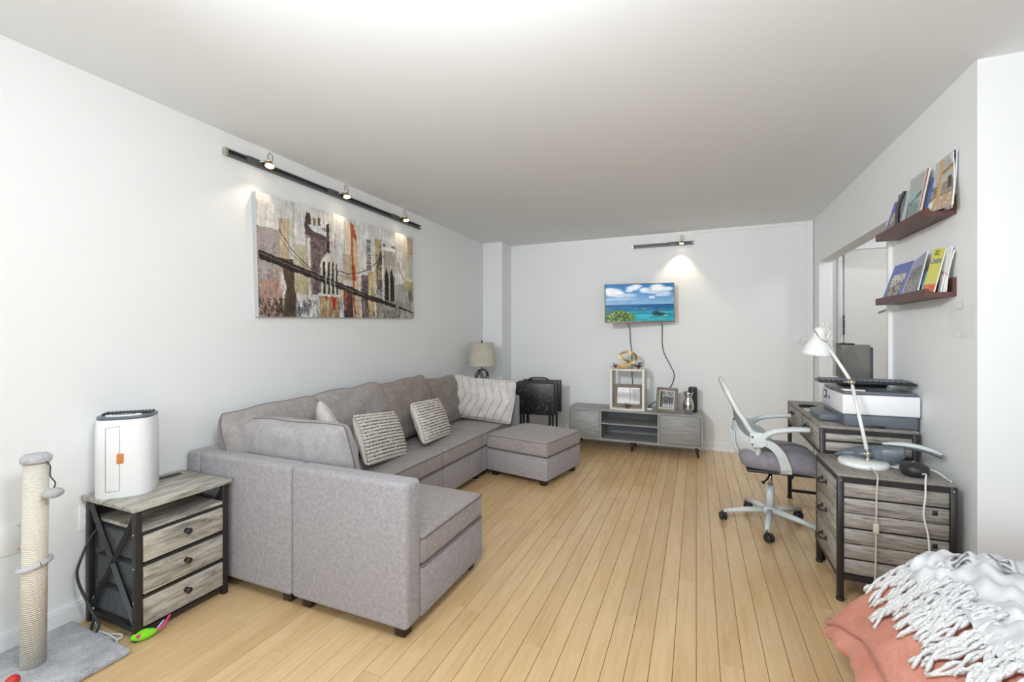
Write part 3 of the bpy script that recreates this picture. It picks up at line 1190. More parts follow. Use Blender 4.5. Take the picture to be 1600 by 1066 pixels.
# ------------------------------------------------------------------ canvas painting of a bridge and towers
PW, PH = 1.61, .765
W_, H_ = 400, 190
c = canvas(W_, H_, (214, 212, 208))
n1 = vnoise(W_, H_, 14, 7, 1)
fb = lambda a, b_, sd: .35 * vnoise(W_, H_, a, b_, sd) + .35 * vnoise(W_, H_, a * 3, b_ * 3, sd + 50) + .30 * np.random.default_rng(sd).random((H_, W_))
fb2 = lambda a, b_, sd: .5 + (fb(a, b_, sd) - .5) * 1.7
n2 = fb2(40, 20, 2)
n3 = fb2(70, 16, 3)
n4 = fb2(60, 12, 4)
c += (n1[..., None] - .5) * .07
hi = lambda n, t, s=5.0: np.clip((n - t) * s, 0, 1) * .85
# warm ground wash towards the bottom right, grey wash at the right
fpoly(c, [(.80, .62), (1, .55), (1, 1), (.78, 1)], (150, 146, 136), .8, .4 + .6 * n1)
frect(c, .93, .20, 1, .50, (196, 176, 132), .8, .4 + .6 * n1)
frect(c, .90, .05, .94, .62, (214, 204, 174), .7)
frect(c, .945, .02, 1, .28, (172, 120, 74), .7, .3 + .7 * n2)
frect(c, .96, .22, 1, .52, (186, 190, 192), .9)
frect(c, .92, .55, 1, .68, (190, 168, 110), .8, .3 + .7 * n1)
fell(c, .965, .72, .03, .10, (104, 100, 90), .8, .6)
# left: mauve block, dark tree mass
frect(c, 0, .27, .10, 1, (184, 172, 168), 1)
frect(c, .0, .27, .10, 1, (130, 116, 112), 1, hi(n2, .62))
fpoly(c, [(0, .70), (.10, .68), (.12, 1), (0, 1)], (196, 132, 104), .7, .3 + .7 * n2)
fpoly(c, [(0, .84), (.20, .84), (.20, 1), (0, 1)], (70, 62, 54), .9, hi(n3, .42))
frect(c, .095, .165, .145, .62, (196, 178, 148), 1)
frect(c, .145, .16, .165, .30, (206, 196, 176), 1)
fpoly(c, [(.105, .50), (.165, .50), (.175, .80), (.185, 1), (.10, 1), (.125, .75)], (112, 92, 74), 1)
fpoly(c, [(.105, .50), (.165, .50), (.175, .80), (.185, 1), (.10, 1), (.125, .75)], (66, 56, 48), 1, hi(n2, .5))
frect(c, .165, .36, .235, .78, (196, 188, 162), 1)
frect(c, .170, .62, .235, .80, (188, 176, 130), .9, .4 + .6 * n1)
fell(c, .215, .92, .045, .09, (222, 228, 236), .95, .8)
fell(c, .225, .92, .03, .07, (70, 66, 70), .9 , .9)
frect(c, .17, .82, .275, 1, (206, 210, 218), .8, hi(n2, .4, 3))
frect(c, .18, .84, .275, .99, (60, 56, 58), .9, hi(n3, .60))
# first dark tower
fpoly(c, [(.225, .19), (.355, .15), (.36, .32), (.345, .74), (.25, .80), (.23, .34)], (150, 128, 132), 1)
fpoly(c, [(.255, .24), (.34, .24), (.345, .74), (.26, .80)], (78, 66, 64), 1, hi(n2, .42))
fpoly(c, [(.345, .12), (.36, .10), (.362, .50), (.338, .56)], (66, 58, 54), 1)
fpoly(c, [(.222, .16), (.235, .06), (.255, .05), (.258, .20), (.36, .20), (.36, .28), (.225, .25)], (96, 82, 74), 1)
fpoly(c, [(.24, .17), (.29, .15), (.345, .20), (.34, .235), (.28, .22)], (204, 212, 216), 1)
frect(c, .27, .09, .285, .16, (136, 112, 92), 1)
frect(c, .295, .08, .31, .15, (126, 104, 88), 1)
frect(c, .365, .24, .40, .62, (160, 134, 130), .8, hi(n3, .5))
frect(c, .235, .28, .25, .8, (220, 214, 200), 1)
# middle pale and rust blocks
frect(c, .44, .36, .50, .62, (190, 172, 148), 1)
frect(c, .455, .05, .495, .36, (214, 204, 186), 1)
fpoly(c, [(.492, .03), (.515, .05), (.535, .18), (.54, 1), (.505, 1)], (196, 104, 62), 1)
fpoly(c, [(.51, .18), (.54, .22), (.548, 1), (.515, 1)], (214, 184, 150), 1)
fpoly(c, [(.50, .48), (.52, .45), (.525, .62), (.505, .62)], (190, 76, 48), 1)
frect(c, .40, .60, .44, .90, (206, 190, 162), 1)
frect(c, .44, .68, .50, 1, (92, 72, 62), 1)
frect(c, .445, .68, .49, .95, (186, 74, 54), 1, hi(n2, .48))
frect(c, .56, .55, .61, 1, (138, 116, 122), 1)
frect(c, .56, .60, .61, 1, (64, 54, 52), 1, hi(n3, .55))
frect(c, .61, .50, .66, 1, (206, 186, 136), 1)
frect(c, .63, .70, .66, .98, (90, 78, 66), .9, hi(n2, .5))
frect(c, .60, .16, .635, .50, (204, 202, 198), 1)
for k in range(17):
    frect(c, .605, .17 + k * .019, .635, .180 + k * .019, (66, 60, 56))
# second tower
frect(c, .665, .13, .72, .60, (196, 178, 130), 1)
frect(c, .675, .30, .72, .80, (80, 72, 66), 1, hi(n2, .36))
frect(c, .70, .18, .72, .40, (62, 56, 52), 1, hi(n4, .4))
fpoly(c, [(.735, .24), (.83, .24), (.835, .95), (.735, .95)], (188, 182, 168), 1)
frect(c, .735, .24, .84, .40, (150, 146, 140), .8, hi(n2, .4))
frect(c, .72, .20, .84, .235, (228, 228, 226), 1)
frect(c, .73, .17, .75, .20, (120, 116, 112), 1)
frect(c, .80, .17, .83, .20, (120, 116, 112), 1)
for x in (.755, .80):
    fpoly(c, [(x - .016, .52), (x, .43), (x + .018, .52), (x + .018, .82), (x - .016, .82)], (58, 48, 42), 1)
frect(c, .67, .80, .85, 1, (168, 164, 152), 1)
frect(c, .67, .80, .85, 1, (92, 86, 78), 1, hi(n4, .6, 3))
# white arch with four openings
fpoly(c, [(.305, .52), (.315, .44), (.345, .385), (.385, .40), (.40, .47), (.41, .52), (.41, .80), (.305, .80)], (206, 200, 186), 1)
for x0, x1 in ((.317, .333), (.345, .360), (.370, .386), (.394, .404)):
    fpoly(c, [(x0, .50), ((x0 + x1) / 2, .46), (x1, .50), (x1, .79), (x0, .79)], (66, 56, 46), 1)
frect(c, .305, .775, .415, .80, (226, 224, 216), 1)
frect(c, .295, .80, .415, 1, (196, 166, 126), 1)
frect(c, .30, .80, .41, 1, (140, 110, 80), 1, hi(n4, .62))
fpoly(c, [(.36, .80), (.395, .80), (.385, .92), (.375, .92)], (198, 66, 40), 1)
fpoly(c, [(.325, .80), (.345, .80), (.335, .86)], (190, 80, 56), 1)
frect(c, .352, .80, .356, 1, (110, 84, 58))
frect(c, .415, .82, .44, 1, (184, 190, 206), .9)
# suspension cables and the deck
fline(c, [(.10, .27), (.15, .40), (.20, .49), (.25, .55), (.29, .57)], (98, 88, 80), .004)
fline(c, [(.10, .33), (.16, .46), (.22, .54), (.28, .58)], (120, 108, 96), .003)
fline(c, [(.41, .54), (.47, .56), (.54, .54), (.62, .48), (.70, .36), (.735, .30)], (84, 74, 66), .004)
fline(c, [(.41, .58), (.50, .60), (.60, .55), (.72, .44)], (120, 110, 100), .0025)
fline(c, [(.855, .34), (.88, .46), (.91, .54)], (84, 74, 66), .004)
fline(c, [(.86, .38), (.90, .54)], (110, 100, 92), .003)
fpoly(c, [(.005, .455), (.30, .60), (.60, .745), (.83, .845), (.83, .88), (.60, .80), (.30, .665), (.005, .53)], (60, 52, 46), 1)
fline(c, [(.006, .485), (.30, .628), (.60, .768)], (150, 140, 128), .003)
fpoly(c, [(.855, .855), (1, .93), (1, .945), (.855, .88)], (54, 48, 44), 1)
for x0, x1 in ((.317, .326), (.345, .351), (.370, .376)):
    frect(c, x1 + .006, .50, x1 + .012, .79, (214, 208, 196))
# ragged brush edges, streaks and splashes
gx = (vnoise(W_, H_, 90, 60, 101) - .5) * 2.2 + (vnoise(W_, H_, 30, 14, 102) - .5) * 1.4
gy = (vnoise(W_, H_, 60, 30, 103) - .5) * 2.2
jj, ii = np.meshgrid(np.arange(W_), np.arange(H_))
c = c[np.clip(ii + gy, 0, H_ - 1).astype(int), np.clip(jj + gx, 0, W_ - 1).astype(int)]
g_ = c.mean(axis=2, keepdims=True)
c = g_ + (c - g_) * .82
st1 = vnoise(W_, H_, 180, 6, 104)
c *= (1 - .10 * np.clip((st1 - .66) * 5, 0, 1))[..., None]
c += (.10 * np.clip((vnoise(W_, H_, 150, 8, 105) - .68) * 5, 0, 1))[..., None]
low = np.clip((np.linspace(0, 1, H_)[:, None] - .55) * 2.2, 0, 1)
c *= (1 - .45 * low * hi(n3, .58))[..., None]
c += (n2[..., None] - .5) * .12
c = np.clip((c - .5) * 1.15 + .465, 0, 1)
pt = thing('canvas_painting', 'wide canvas painting of a bridge and city towers on the left wall', 'painting', (XL, 2.705, 1.405))
tiltM = Matrix.Translation((0, 0, 0)) @ Matrix.Rotation(R(1.75), 4, 'X')
T_C = .035


def pfn(u, v):
    return tiltM @ Vector((T_C + .001, -PW / 2 + u * PW, v * PH))


MB().box(0.002, T_C, -PW / 2, PW / 2, 0, PH, tiltM).build('stretched_canvas', 'canvas_edge' if 'canvas_edge' in MATS else 'photo_mat', pt)
print_sheet('painted_face', c, pfn, 'print_canvas', pt)

# ------------------------------------------------------------------ track lights


def track_light(name, label, loc, rotz, length, heads, plates):
    """local x along the wall, local -y out of the wall"""
    t = thing(name, label, 'track light', loc, rotz)
    mb = MB()
    mb.box(0, length, -.006, 0, -.018, .018)
    mb.box(0, length, -.030, -.006, .010, .018).box(0, length, -.030, -.006, -.018, -.010)
    mb.build('track', 'dark_metal', t)
    MB().box(-.004, .012, -.032, 0, -.02, .02).build('end_cap', 'nickel', t)
    for (a, e) in plates:
        MB().rbox(a, e, -.040, -.006, -.017, .020, .003, 2).build('adapter', 'dark_metal', t)
    for (x, aim) in heads:
        hd = bpy.data.objects.new('lamp_head', None)
        COL.objects.link(hd)
        hd.parent = t
        hd.location = (x, -.075, .012)
        MB().tube([(-.05, .045, -.005), (-.012, .01, .004)], .005, 8).build('arm', 'nickel', hd)
        Mh = Matrix.Rotation(R(aim[0]), 4, 'X') @ Matrix.Rotation(R(aim[1]), 4, 'Y')
        loop = [Mh @ Vector((.017 * math.sin(a), 0, .040 - .032 * math.cos(a))) for a in [R(q) for q in range(20, 341, 20)]]
        MB().tube(loop, .0035, 6, True).build('wire_loop', 'nickel', hd)
        MB().lathe([(.012, .004), (.016, -.006), (.024, -.024), (.026, -.028)], 22, M=Mh, cap=False).build('reflector', 'brass', hd)
        MB().lathe([(0, -.022), (.022, -.022), (.022, -.026), (0, -.026)], 22, M=Mh, cap=False).build('bulb', 'lamp_glow', hd)
        wp = Matrix.Translation(loc) @ Matrix.Rotation(rotz, 4, 'Z') @ Vector((x, -.075, .012))
        dirv = (Matrix.Rotation(rotz, 4, 'Z') @ Mh).to_3x3() @ Vector((0, 0, -1))
        q = dirv.to_track_quat('-Z', 'Y')
        l = add_light('track_spot', 'SPOT', wp + dirv * .034, SPOT_W, (1.0, .80, .56), (0, 0, 0), spot_size=R(95), spot_blend=.55, shadow_soft_size=.012)
        l.rotation_euler = q.to_euler()
    return t


SPOT_W = 3.5
# on the left wall: local x runs along +Y, local -y is +X
track_light('track_light', 'long dark track with three small spotlights above the painting', (XL, 1.70, 2.322), R(90), 1.945,
            ((.245, (-14, 16)), (.895, (-14, 10)), (1.63, (-14, 8))), ((.125, .225), (.76, .87), (1.49, 1.60)))
SPOT_W = 11
track_light('track_light', 'short dark track with one spotlight above the television', (-.695, YB, 2.305), 0, .67,
            ((.545, (-10, 4)),), ((.40, .52),))

# ------------------------------------------------------------------ lamp on its side table behind the sofa
sd = thing('side_table', 'small dark side table behind the sofa under the lamp', 'side table', (-2.29, 4.62, 0))
MB().lathe([(.17, .66), (.17, .68)], 28).build('table_top', 'dark_wood_leg', sd)
MB().cyl((0, 0, .02), (0, 0, .66), .02).build('pole', 'dark_wood_leg', sd)
MB().lathe([(.13, 0), (.13, .012), (.03, .03)], 28).build('foot', 'dark_wood_leg', sd)
lp = thing('table_lamp', 'table lamp with linen drum shade and bronze ring base', 'lamp', (-2.30, 4.60, .68), R(20))
MB().lathe([(.075, 0), (.075, .012), (.02, .03)], 24).build('foot', 'black_metal', lp)
for k in range(4):
    a0 = k * 45
    ring = []
    for i in range(33):
        a = 2 * PI * i / 32
        p = Vector((.078 * math.cos(a), 0, .082 * math.sin(a)))
        p = Matrix.Rotation(R(a0), 4, 'Z') @ Matrix.Rotation(R(22 if k % 2 else -28), 4, 'X') @ p
        ring.append((p.x, p.y, p.z + .115))
    MB().tube(ring, .0065, 6, False).build('ring', 'frame_bronze' if 'frame_bronze' in MATS else 'black_metal', lp)
MB().cyl((0, 0, .19), (0, 0, .50), .006, n=10).build('stem', 'black_metal', lp)
MB().lathe([(.156, .235), (.138, .505), (.136, .505), (.154, .235), (.156, .235)], 40, cap=False).build('shade', 'shade_linen', lp)
MB().ball((0, 0, .515), .010, .010, .014, 10, 8).build('finial', 'black_metal', lp)
MB().tube([(-.137, 0, .498), (0, 0, .503), (.137, 0, .498)], .003, 6).build('spider', 'black_metal', lp)

# ------------------------------------------------------------------ folded tray tables on their stand
tr = thing('tray_stand', 'black stand holding the folded tray tables beside the sofa', 'tray stand', (-1.70, 4.88, 0), R(8))
for s_ in (-1, 1):
    MB().rbox(s_ * .13 - .014, s_ * .13 + .014, -.012, .016, .02, .74, .003, 2).build('upright', 'black_plastic', tr)
    MB().rbox(s_ * .13 - .016, s_ * .13 + .016, -.16, .16, 0, .03, .004, 2).build('foot', 'black_plastic', tr)
MB().tube(smooth_path([(-.13, 0, .735), (-.09, 0, .765), (0, 0, .772), (.09, 0, .765), (.13, 0, .735)], 6), .010, 8).build('handle', 'black_plastic', tr)
MB().box(-.13, .13, -.008, .012, .20, .225).build('crossbar', 'black_plastic', tr)
for i, (yy, dx, dz, lab) in enumerate(((-.115, -.02, -.012, 'folded black tray table in front of the stack'), (-.07, .005, 0, 'folded black tray table in the middle of the stack'),
                                      (.055, .03, .008, 'folded black tray table at the back of the stack'))):
    tt = thing('tray_table', lab, 'tray table', Matrix.Translation((-1.70, 4.88, 0)) @ Matrix.Rotation(R(8), 4, 'Z') @ Vector((dx, yy, 0)), R(8), 'folded tray tables')
    MB().rbox(-.225, .225, -.010, .010, .375 + dz, .735 + dz, .008, 3).build('tray_top', 'flecked_black', tt)
    MB().rbox(-.23, .23, -.006, .0155, .37 + dz, .74 + dz, .008, 3).build('tray_rim', 'black_plastic', tt)
    for s_ in (-1, 1):
        MB().rbox(s_ * .17 - .012, s_ * .17 + .012, .010, .026, .06, .70, .003, 2).build('leg', 'black_plastic', tt)

# ------------------------------------------------------------------ television bench
BX0, BX1, BY0, BY1, BZ0, BZ1 = -1.356, .060, 4.90, 5.285, .108, .446
bn = thing('tv_bench', 'low grey wood television bench with two doors and open shelves', 'television bench', ((BX0 + BX1) / 2, (BY0 + BY1) / 2, 0))
hw, hd_ = (BX1 - BX0) / 2, (BY1 - BY0) / 2
tk = .018
MB().box(-hw, hw, -hd_, hd_, BZ1 - tk, BZ1).build('top_board', 'oak_bench', bn)
MB().box(-hw, hw, -hd_, hd_, BZ0, BZ0 + tk).build('bottom_board', 'oak_bench', bn)
for s_ in (-1, 1):
    MB().box(s_ * hw - (tk if s_ > 0 else 0), s_ * hw + (tk if s_ < 0 else 0), -hd_, hd_, BZ0 + tk, BZ1 - tk).build('side_board', 'oak_bench', bn)
dxl, dxr = -.345, .270
for x in (dxl, dxr):
    MB().box(x, x + tk, -hd_, hd_ - .008, BZ0 + tk, BZ1 - tk).build('divider', 'oak_bench', bn)
MB().box(dxl + tk, dxr, -hd_ + .004, hd_ - .01, .285, .285 + .014).build('shelf', 'oak_bench', bn)
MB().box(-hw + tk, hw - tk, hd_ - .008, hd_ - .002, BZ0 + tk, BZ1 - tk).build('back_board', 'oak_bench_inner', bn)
for (a, e) in ((-hw + tk + .003, dxl - .003), (dxr + tk + .003, hw - tk - .003)):
    MB().rbox(a, e, -hd_ - .001, -hd_ + .016, BZ0 + tk + .003, BZ1 - tk - .003, .0015, 1).build('door', 'oak_bench', bn)
for x in (-hw + .10, 0.0, hw - .06):
    for y in (-hd_ + .05, hd_ - .05):
        MB().cyl((x + (.02 if x > 0.1 else (-.02 if x < -.1 else 0)), y, 0), (x, y, BZ0), .009, .017, 12).build('leg', 'dark_wood_leg', bn)
MB().ball((-.03, hd_ - .012, .385), .014, .003, .010, 10, 6).build('cable_hole', 'black_plastic', bn)

# cube shelf
cb = thing('cube_shelf', 'white open cube shelf with bowed front edges on the television bench', 'cube shelf', (-.70, 5.055, BZ1), R(-2))
cw, chh, cd = .185, .455, .10
mb = MB()
nseg = 10


def bowed(z0, z1):
    poly = [(cw - 2 * cw * k / nseg, cd) for k in range(nseg + 1)]
    poly += [(-cw + 2 * cw * k / nseg, -cd - .035 * math.sin(PI * k / nseg)) for k in range(nseg + 1)]
    return MB().prism(poly, z0, z1)


bowed(0, .022).build('bottom_board', 'white_shelf', cb)
bowed(chh - .022, chh).build('top_board', 'white_shelf', cb)
MB().box(cw - .022, cw, -cd, cd, .022, chh - .022).build('side_board', 'tan_side', cb)
MB().box(-cw, -cw + .022, -cd, cd, .022, chh - .022).build('side_board', 'white_shelf', cb)
MB().box(cw - .0225, cw + .0005, -cd - .003, -cd, 0, chh).box(-cw - .0005, -cw + .0225, -cd - .003, -cd, 0, chh).build('front_edging', 'trim_paint', cb)


# picture frames
def photo_canvas(kind):
    w, h = 60, 48
    c = canvas(w, h, (206, 206, 206))
    n1, n2 = vnoise(w, h, 12, 10, 21 + kind), vnoise(w, h, 30, 24, 31 + kind)
    if kind == 0:
        frect(c, 0, 0, 1, .55, (226, 224, 230))
        for k in range(9):
            x = .05 + k * .1
            fell(c, x, .48, .08, .26, (150, 146, 150), .8, .7)
            frect(c, x - .006, .35, x + .006, .74, (90, 86, 86))
        frect(c, 0, .74, 1, 1, (222, 220, 222))
        frect(c, .57, 0, .60, .85, (70, 70, 72))
        fpoly(c, [(.66, .10), (1, .05), (1, .8), (.72, .85)], (140, 132, 128), .9, .3 + .7 * n2)
    else:
        frect(c, 0, 0, 1, .28, (150, 150, 150))
        c += ((n1 - .5) * .4)[..., None]
        frect(c, 0, .30, 1, .74, (58, 58, 58), 1, .5 + .5 * (n2 > .4))
        frect(c, 0, 0, .16, .95, (40, 40, 40), .9)
        frect(c, .15, .36, 1, .42, (92, 92, 92))
        for k in range(10):
            x = .22 + k * .08
            frect(c, x, .64, x + .03, .93, (206, 206, 206) if k % 2 else (80, 80, 80))
        frect(c, 0, .93, 1, 1, (160, 160, 160))
    return np.clip(c + ((n2 - .5) * .12)[..., None], 0, 1)


def picture_frame(label, w, h, loc, yaw, lean, fw, kind, mat_w=.012):
    t = thing('framed_photo', label, 'framed photo', loc, R(yaw))
    M = Matrix.Rotation(R(-lean), 4, 'X')
    for (x0, x1, z0, z1) in ((-w / 2, w / 2, 0, fw), (-w / 2, w / 2, h - fw, h), (-w / 2, -w / 2 + fw, fw, h - fw), (w / 2 - fw, w / 2, fw, h - fw)):
        MB().rbox(x0, x1, -.012, .006, z0, z1, .003, 2, M=M).build('frame_side', 'frame_wood_grey', t)
    MB().box(-w / 2 + fw, w / 2 - fw, .001, .005, fw, h - fw, M).build('mount', 'photo_mat', t)
    a, e = -w / 2 + fw + mat_w, w / 2 - fw - mat_w
    z0, z1 = fw + mat_w, h - fw - mat_w
    print_sheet('photograph', photo_canvas(kind), lambda u, v: M @ Vector((a + (e - a) * u, -.0005, z0 + (z1 - z0) * v)), 'print_gloss', t)
    MB().box(-w / 2 + .004, w / 2 - .004, .005, .009, .004, h - .004, M).build('backing', 'black_plastic', t)
    MB().add([(-.03, .012, .02), (.03, .012, .02), (.02, .012 + h * .28, h * .66), (-.02, .012 + h * .28, h * .66), (-.03, h * .52, 0), (.03, h * .52, 0)],
             [(0, 1, 2, 3), (3, 2, 5, 4), (0, 3, 4), (1, 5, 2), (0, 4, 5, 1)]).build('easel_back', 'black_plastic', t)
    return t


picture_frame('grey wooden frame with a snowy park photo inside the cube shelf', .318, .255, (-.70, 5.04, BZ1 + .022), 2, 9, .035, 0, .006)
picture_frame('grey wooden frame with a black and white photo beside the silver vase', .222, .262, (-.300, 5.00, BZ1), -12, 13, .030, 1, .010)

# gold wave sculpture
wv_ = thing('wave_sculpture', 'gold twisted ribbon sculpture on top of the cube shelf', 'sculpture', (-.705, 5.04, BZ1 + chh), R(4))
path = smooth_path([(-.105, 0, .022), (-.05, 0, .034), (.02, 0, .050), (.075, 0, .085), (.090, 0, .130), (.060, 0, .168), (.0, 0, .180), (-.060, 0, .170), (-.090, 0, .138), (-.060, 0, .108), (-.01, 0, .085), (.03, 0, .062)], 6)
rows = []
for i, p in enumerate(path):
    tn = (path[min(i + 1, len(path) - 1)] - path[max(i - 1, 0)]).normalized()
    nr = Vector((-tn.z, 0, tn.x))
    wd = .030 + .008 * math.sin(i * .25)
    th = .0125 + .002 * math.sin(i * .4)
    yo = .012 * math.sin(i * .12)
    q = p + Vector((0, yo, 0))
    rows.append([q + nr * th + Vector((0, -wd, 0)), q + nr * th + Vector((0, wd, 0)), q - nr * th + Vector((0, wd, 0)), q - nr * th + Vector((0, -wd, 0)), q + nr * th + Vector((0, -wd, 0))])
mb = MB().grid(rows, False)
mb.add(rows[0][:4], [(0, 1, 2, 3)]).add(rows[-1][:4], [(3, 2, 1, 0)])
mb.build('ribbon', 'gold_resin', wv_)
MB().rbox(-.10, .055, -.035, .035, 0, .018, .006, 2).build('foot', 'gold_resin', wv_)


def air_plant(label, loc, mat_, n, rad, hgt, seed):
    r2 = random.Random(seed)
    t = thing('air_plant', label, 'plant', loc, 0, 'dry air plants around the cube shelf')
    MB().ball((0, 0, .012), .014, .014, .012, 10, 6).build('bulb', mat_, t)
    for k in range(n):
        a = r2.random() * 2 * PI
        el = r2.uniform(.15, 1.0)
        rr_, hh = rad * (1.1 - .6 * el), hgt * el
        pts = [(0, 0, .010), (rr_ * .5 * math.cos(a), rr_ * .5 * math.sin(a), .012 + hh * .7), (rr_ * math.cos(a), rr_ * math.sin(a), .006 + hh)]
        MB().tube(smooth_path(pts, 4), [.004 - .0032 * i / 8 for i in range(9)], 5).build('leaf', mat_, t)


air_plant('brown dried air plant left of the gold sculpture', (-.835, 5.005, BZ1 + chh), 'plant_dry', 26, .055, .055, 3)
air_plant('dark spiky air plant right of the gold sculpture', (-.585, 5.00, BZ1 + chh), 'plant_dark', 30, .075, .085, 4)
air_plant('small brown air plant before the photo inside the cube shelf', (-.70, 4.945, BZ1 + .022), 'plant_dry', 26, .06, .055, 6)

# vase and speaker
vs_ = thing('silver_vase', 'polished silver vase with flared lip on the television bench', 'vase', (-.078, 5.00, BZ1))
MB().lathe([(.028, 0), (.036, .006), (.052, .045), (.056, .085), (.046, .135), (.033, .165), (.034, .185), (.052, .222), (.050, .224), (.030, .187), (.028, .165)], 36, cap=False).build('body', 'chrome', vs_)
MB().lathe([(.05, .2215), (.05, .2235), (.046, .2235)], 36, cap=False).build('rim', 'gold_resin', vs_)
sp_ = thing('smart_speaker', 'dark cylindrical smart speaker behind the silver vase', 'speaker', (-.035, 5.13, BZ1))
MB().lathe([(.044, 0), (.046, .01), (.046, .24), (.042, .262)], 32).build('body', 'cable_black', sp_)
MB().lathe([(.042, .262), (.036, .268), (0, .262)], 32).build('top_dish', 'slate_plastic', sp_)
ch = thing('charger_block', 'small white charging block beside the cube shelf', 'charger', (-.475, 5.08, BZ1))
MB().rbox(-.028, .028, -.02, .02, 0, .022, .004, 2).build('block', 'white_plastic', ch)
MB().rbox(-.016, .016, -.014, .014, .022, .05, .003, 2).build('plug', 'black_plastic', ch)

# ------------------------------------------------------------------ television on a swivel mount
tvw, tvh = .752, .432
tv = thing('television', 'flat television showing a tropical sea, hung on the back wall', 'television', (-.585, 5.075, 1.628), R(17))
TM = Matrix.Rotation(R(-.8), 4, 'Y')
MB().rbox(-tvw / 2, tvw / 2, -.012, .035, -tvh / 2, tvh / 2, .004, 2, M=TM).build('housing', 'black_plastic', tv)
for (x0, x1, z0, z1) in ((-tvw / 2, tvw / 2, -tvh / 2, -tvh / 2 + .014), (-tvw / 2, tvw / 2, tvh / 2 - .008, tvh / 2), (-tvw / 2, -tvw / 2 + .008, -tvh / 2, tvh / 2), (tvw / 2 - .008, tvw / 2, -tvh / 2, tvh / 2)):
    MB().rbox(x0, x1, -.015, .0, z0, z1, .002, 1, M=TM).build('bezel', 'tv_bezel' if 'tv_bezel' in MATS else 'dark_metal', tv)
w, h = 192, 108
c = canvas(w, h, (70, 140, 200))
Y = np.linspace(0, 1, h)[:, None]
X = np.linspace(0, 1, w)[None, :]
sky = np.array([52, 124, 190]) / 255 * (1 - Y)[..., None] + np.array([150, 190, 222]) / 255 * Y[..., None] + 0 * X[..., None]
t_ = np.clip(Y / .55, 0, 1)[..., None]
c[:] = np.array([44, 116, 184]) / 255 * (1 - t_) + np.array([140, 182, 216]) / 255 * t_ + 0 * X[..., None]
cn = .6 * vnoise(w, h, 9, 7, 41) + .4 * vnoise(w, h, 24, 18, 42)
for (ex, ey, rx, ry, col) in ((.12, .22, .17, .14, (246, 246, 250)), (.20, .27, .10, .10, (250, 250, 250)), (.06, .16, .10, .09, (240, 242, 248)), (.40, .11, .12, .08, (236, 240, 248)), (.46, .06, .10, .06, (232, 238, 246)),
                              (.35, .18, .07, .05, (222, 230, 242)), (.58, .17, .10, .09, (238, 238, 242)), (.76, .12, .14, .14, (250, 250, 252)), (.90, .14, .12, .07, (244, 246, 250)), (.68, .22, .12, .06, (214, 222, 236)),
                              (.30, .30, .2, .07, (196, 212, 232)), (.84, .26, .16, .10, (196, 212, 232)), (.68, .36, .06, .05, (226, 232, 240)), (.78, .31, .05, .04, (220, 228, 240)), (.20, .40, .3, .05, (176, 202, 226))):
    fell(c, ex, ey, rx, ry, col, .95, .45)
c[:int(h * .55)] += ((cn[:int(h * .55)] - .5) * .10)[..., None]
sea = np.clip((Y - .55) / .45, 0, 1)[..., None]
seac = np.array([8, 84, 140]) / 255 * (1 - sea) + np.array([20, 168, 180]) / 255 * sea + 0 * X[..., None]
m_ = (Y > .545)[..., None] & (X[..., None] > -1)
c[:] = np.where(m_, seac + ((vnoise(w, h, 12, 40, 43) - .5) * .12)[..., None], c)
frect(c, .3, .74, 1, .77, (60, 200, 206), .5)
frect(c, .7, .75, 1, .79, (70, 210, 214), .6)
fell(c, .55, .85, .20, .06, (60, 214, 212), .7, .8)
frect(c, .48, .905, .64, .92, (214, 236, 236), .7)
fell(c, .56, .665, .05, .016, (150, 150, 90), 1, .3)
fell(c, .45, .665, .025, .010, (120, 150, 170), 1, .3)
fell(c, .78, .81, .11, .05, (40, 62, 46), 1, .3)
fell(c, .74, .78, .06, .05, (34, 54, 40), 1, .3)
fell(c, .88, .85, .05, .03, (196, 176, 140), .8, .5)
fell(c, .82, .92, .13, .04, (80, 170, 150), .8, .8)
g1 = vnoise(w, h, 40, 24, 44)
for (ex, ey, rx, ry) in ((.12, .88, .18, .16), (.20, .80, .14, .12), (.33, .86, .10, .10), (.05, .95, .14, .12), (.25, .95, .2, .08), (.38, .92, .05, .05)):
    fell(c, ex, ey, rx, ry, (84, 120, 30), 1, .25)
gm = fell(canvas(w, h, (0, 0, 0)), .19, .88, .23, .17, (255, 255, 255), 1, .2)[..., 0]
c[:] = np.where((gm * (g1 < .42))[..., None] > .5, np.array([40, 62, 22]) / 255, c)
c[:] = np.where((gm * (g1 > .66))[..., None] > .5, np.array([150, 168, 52]) / 255, c)
sx0, sx1, sz0, sz1 = -tvw / 2 + .008, tvw / 2 - .008, -tvh / 2 + .014, tvh / 2 - .008
print_sheet('screen', np.clip(c, 0, 1), lambda u, v: TM @ Vector((sx0 + (sx1 - sx0) * u, -.0135, sz0 + (sz1 - sz0) * v)), 'screen_glow', tv)
MB().rbox(-.012, .012, -.017, -.014, -tvh / 2 + .004, -tvh / 2 + .010, .001, 1, M=TM).build('badge', 'chrome', tv)
arm = MB()
iv = Matrix.Rotation(R(-17), 4, 'Z')
p_wall = iv @ Vector((.02, YB - 5.075, 0))
arm.tube([(0, .03, 0), tuple(p_wall)], .018, 10).rbox(-.09, .09, .03, .042, -.09, .09, .003, 1)
arm.build('mount_arm', 'black_metal', tv)
tag(MB().tube(smooth_path([(-.735, 5.10, 1.43), (-.722, 5.30, 1.36), (-.716, 5.325, 1.22), (-.700, 5.33, 1.05), (-.698, 5.33, .85), (-.69, 5.32, .70), (-.68, 5.31, .47)], 8), .0045, 8).build('power_cable', 'cable_black'),
    'black television cable dropping behind the cube shelf', 'cable')
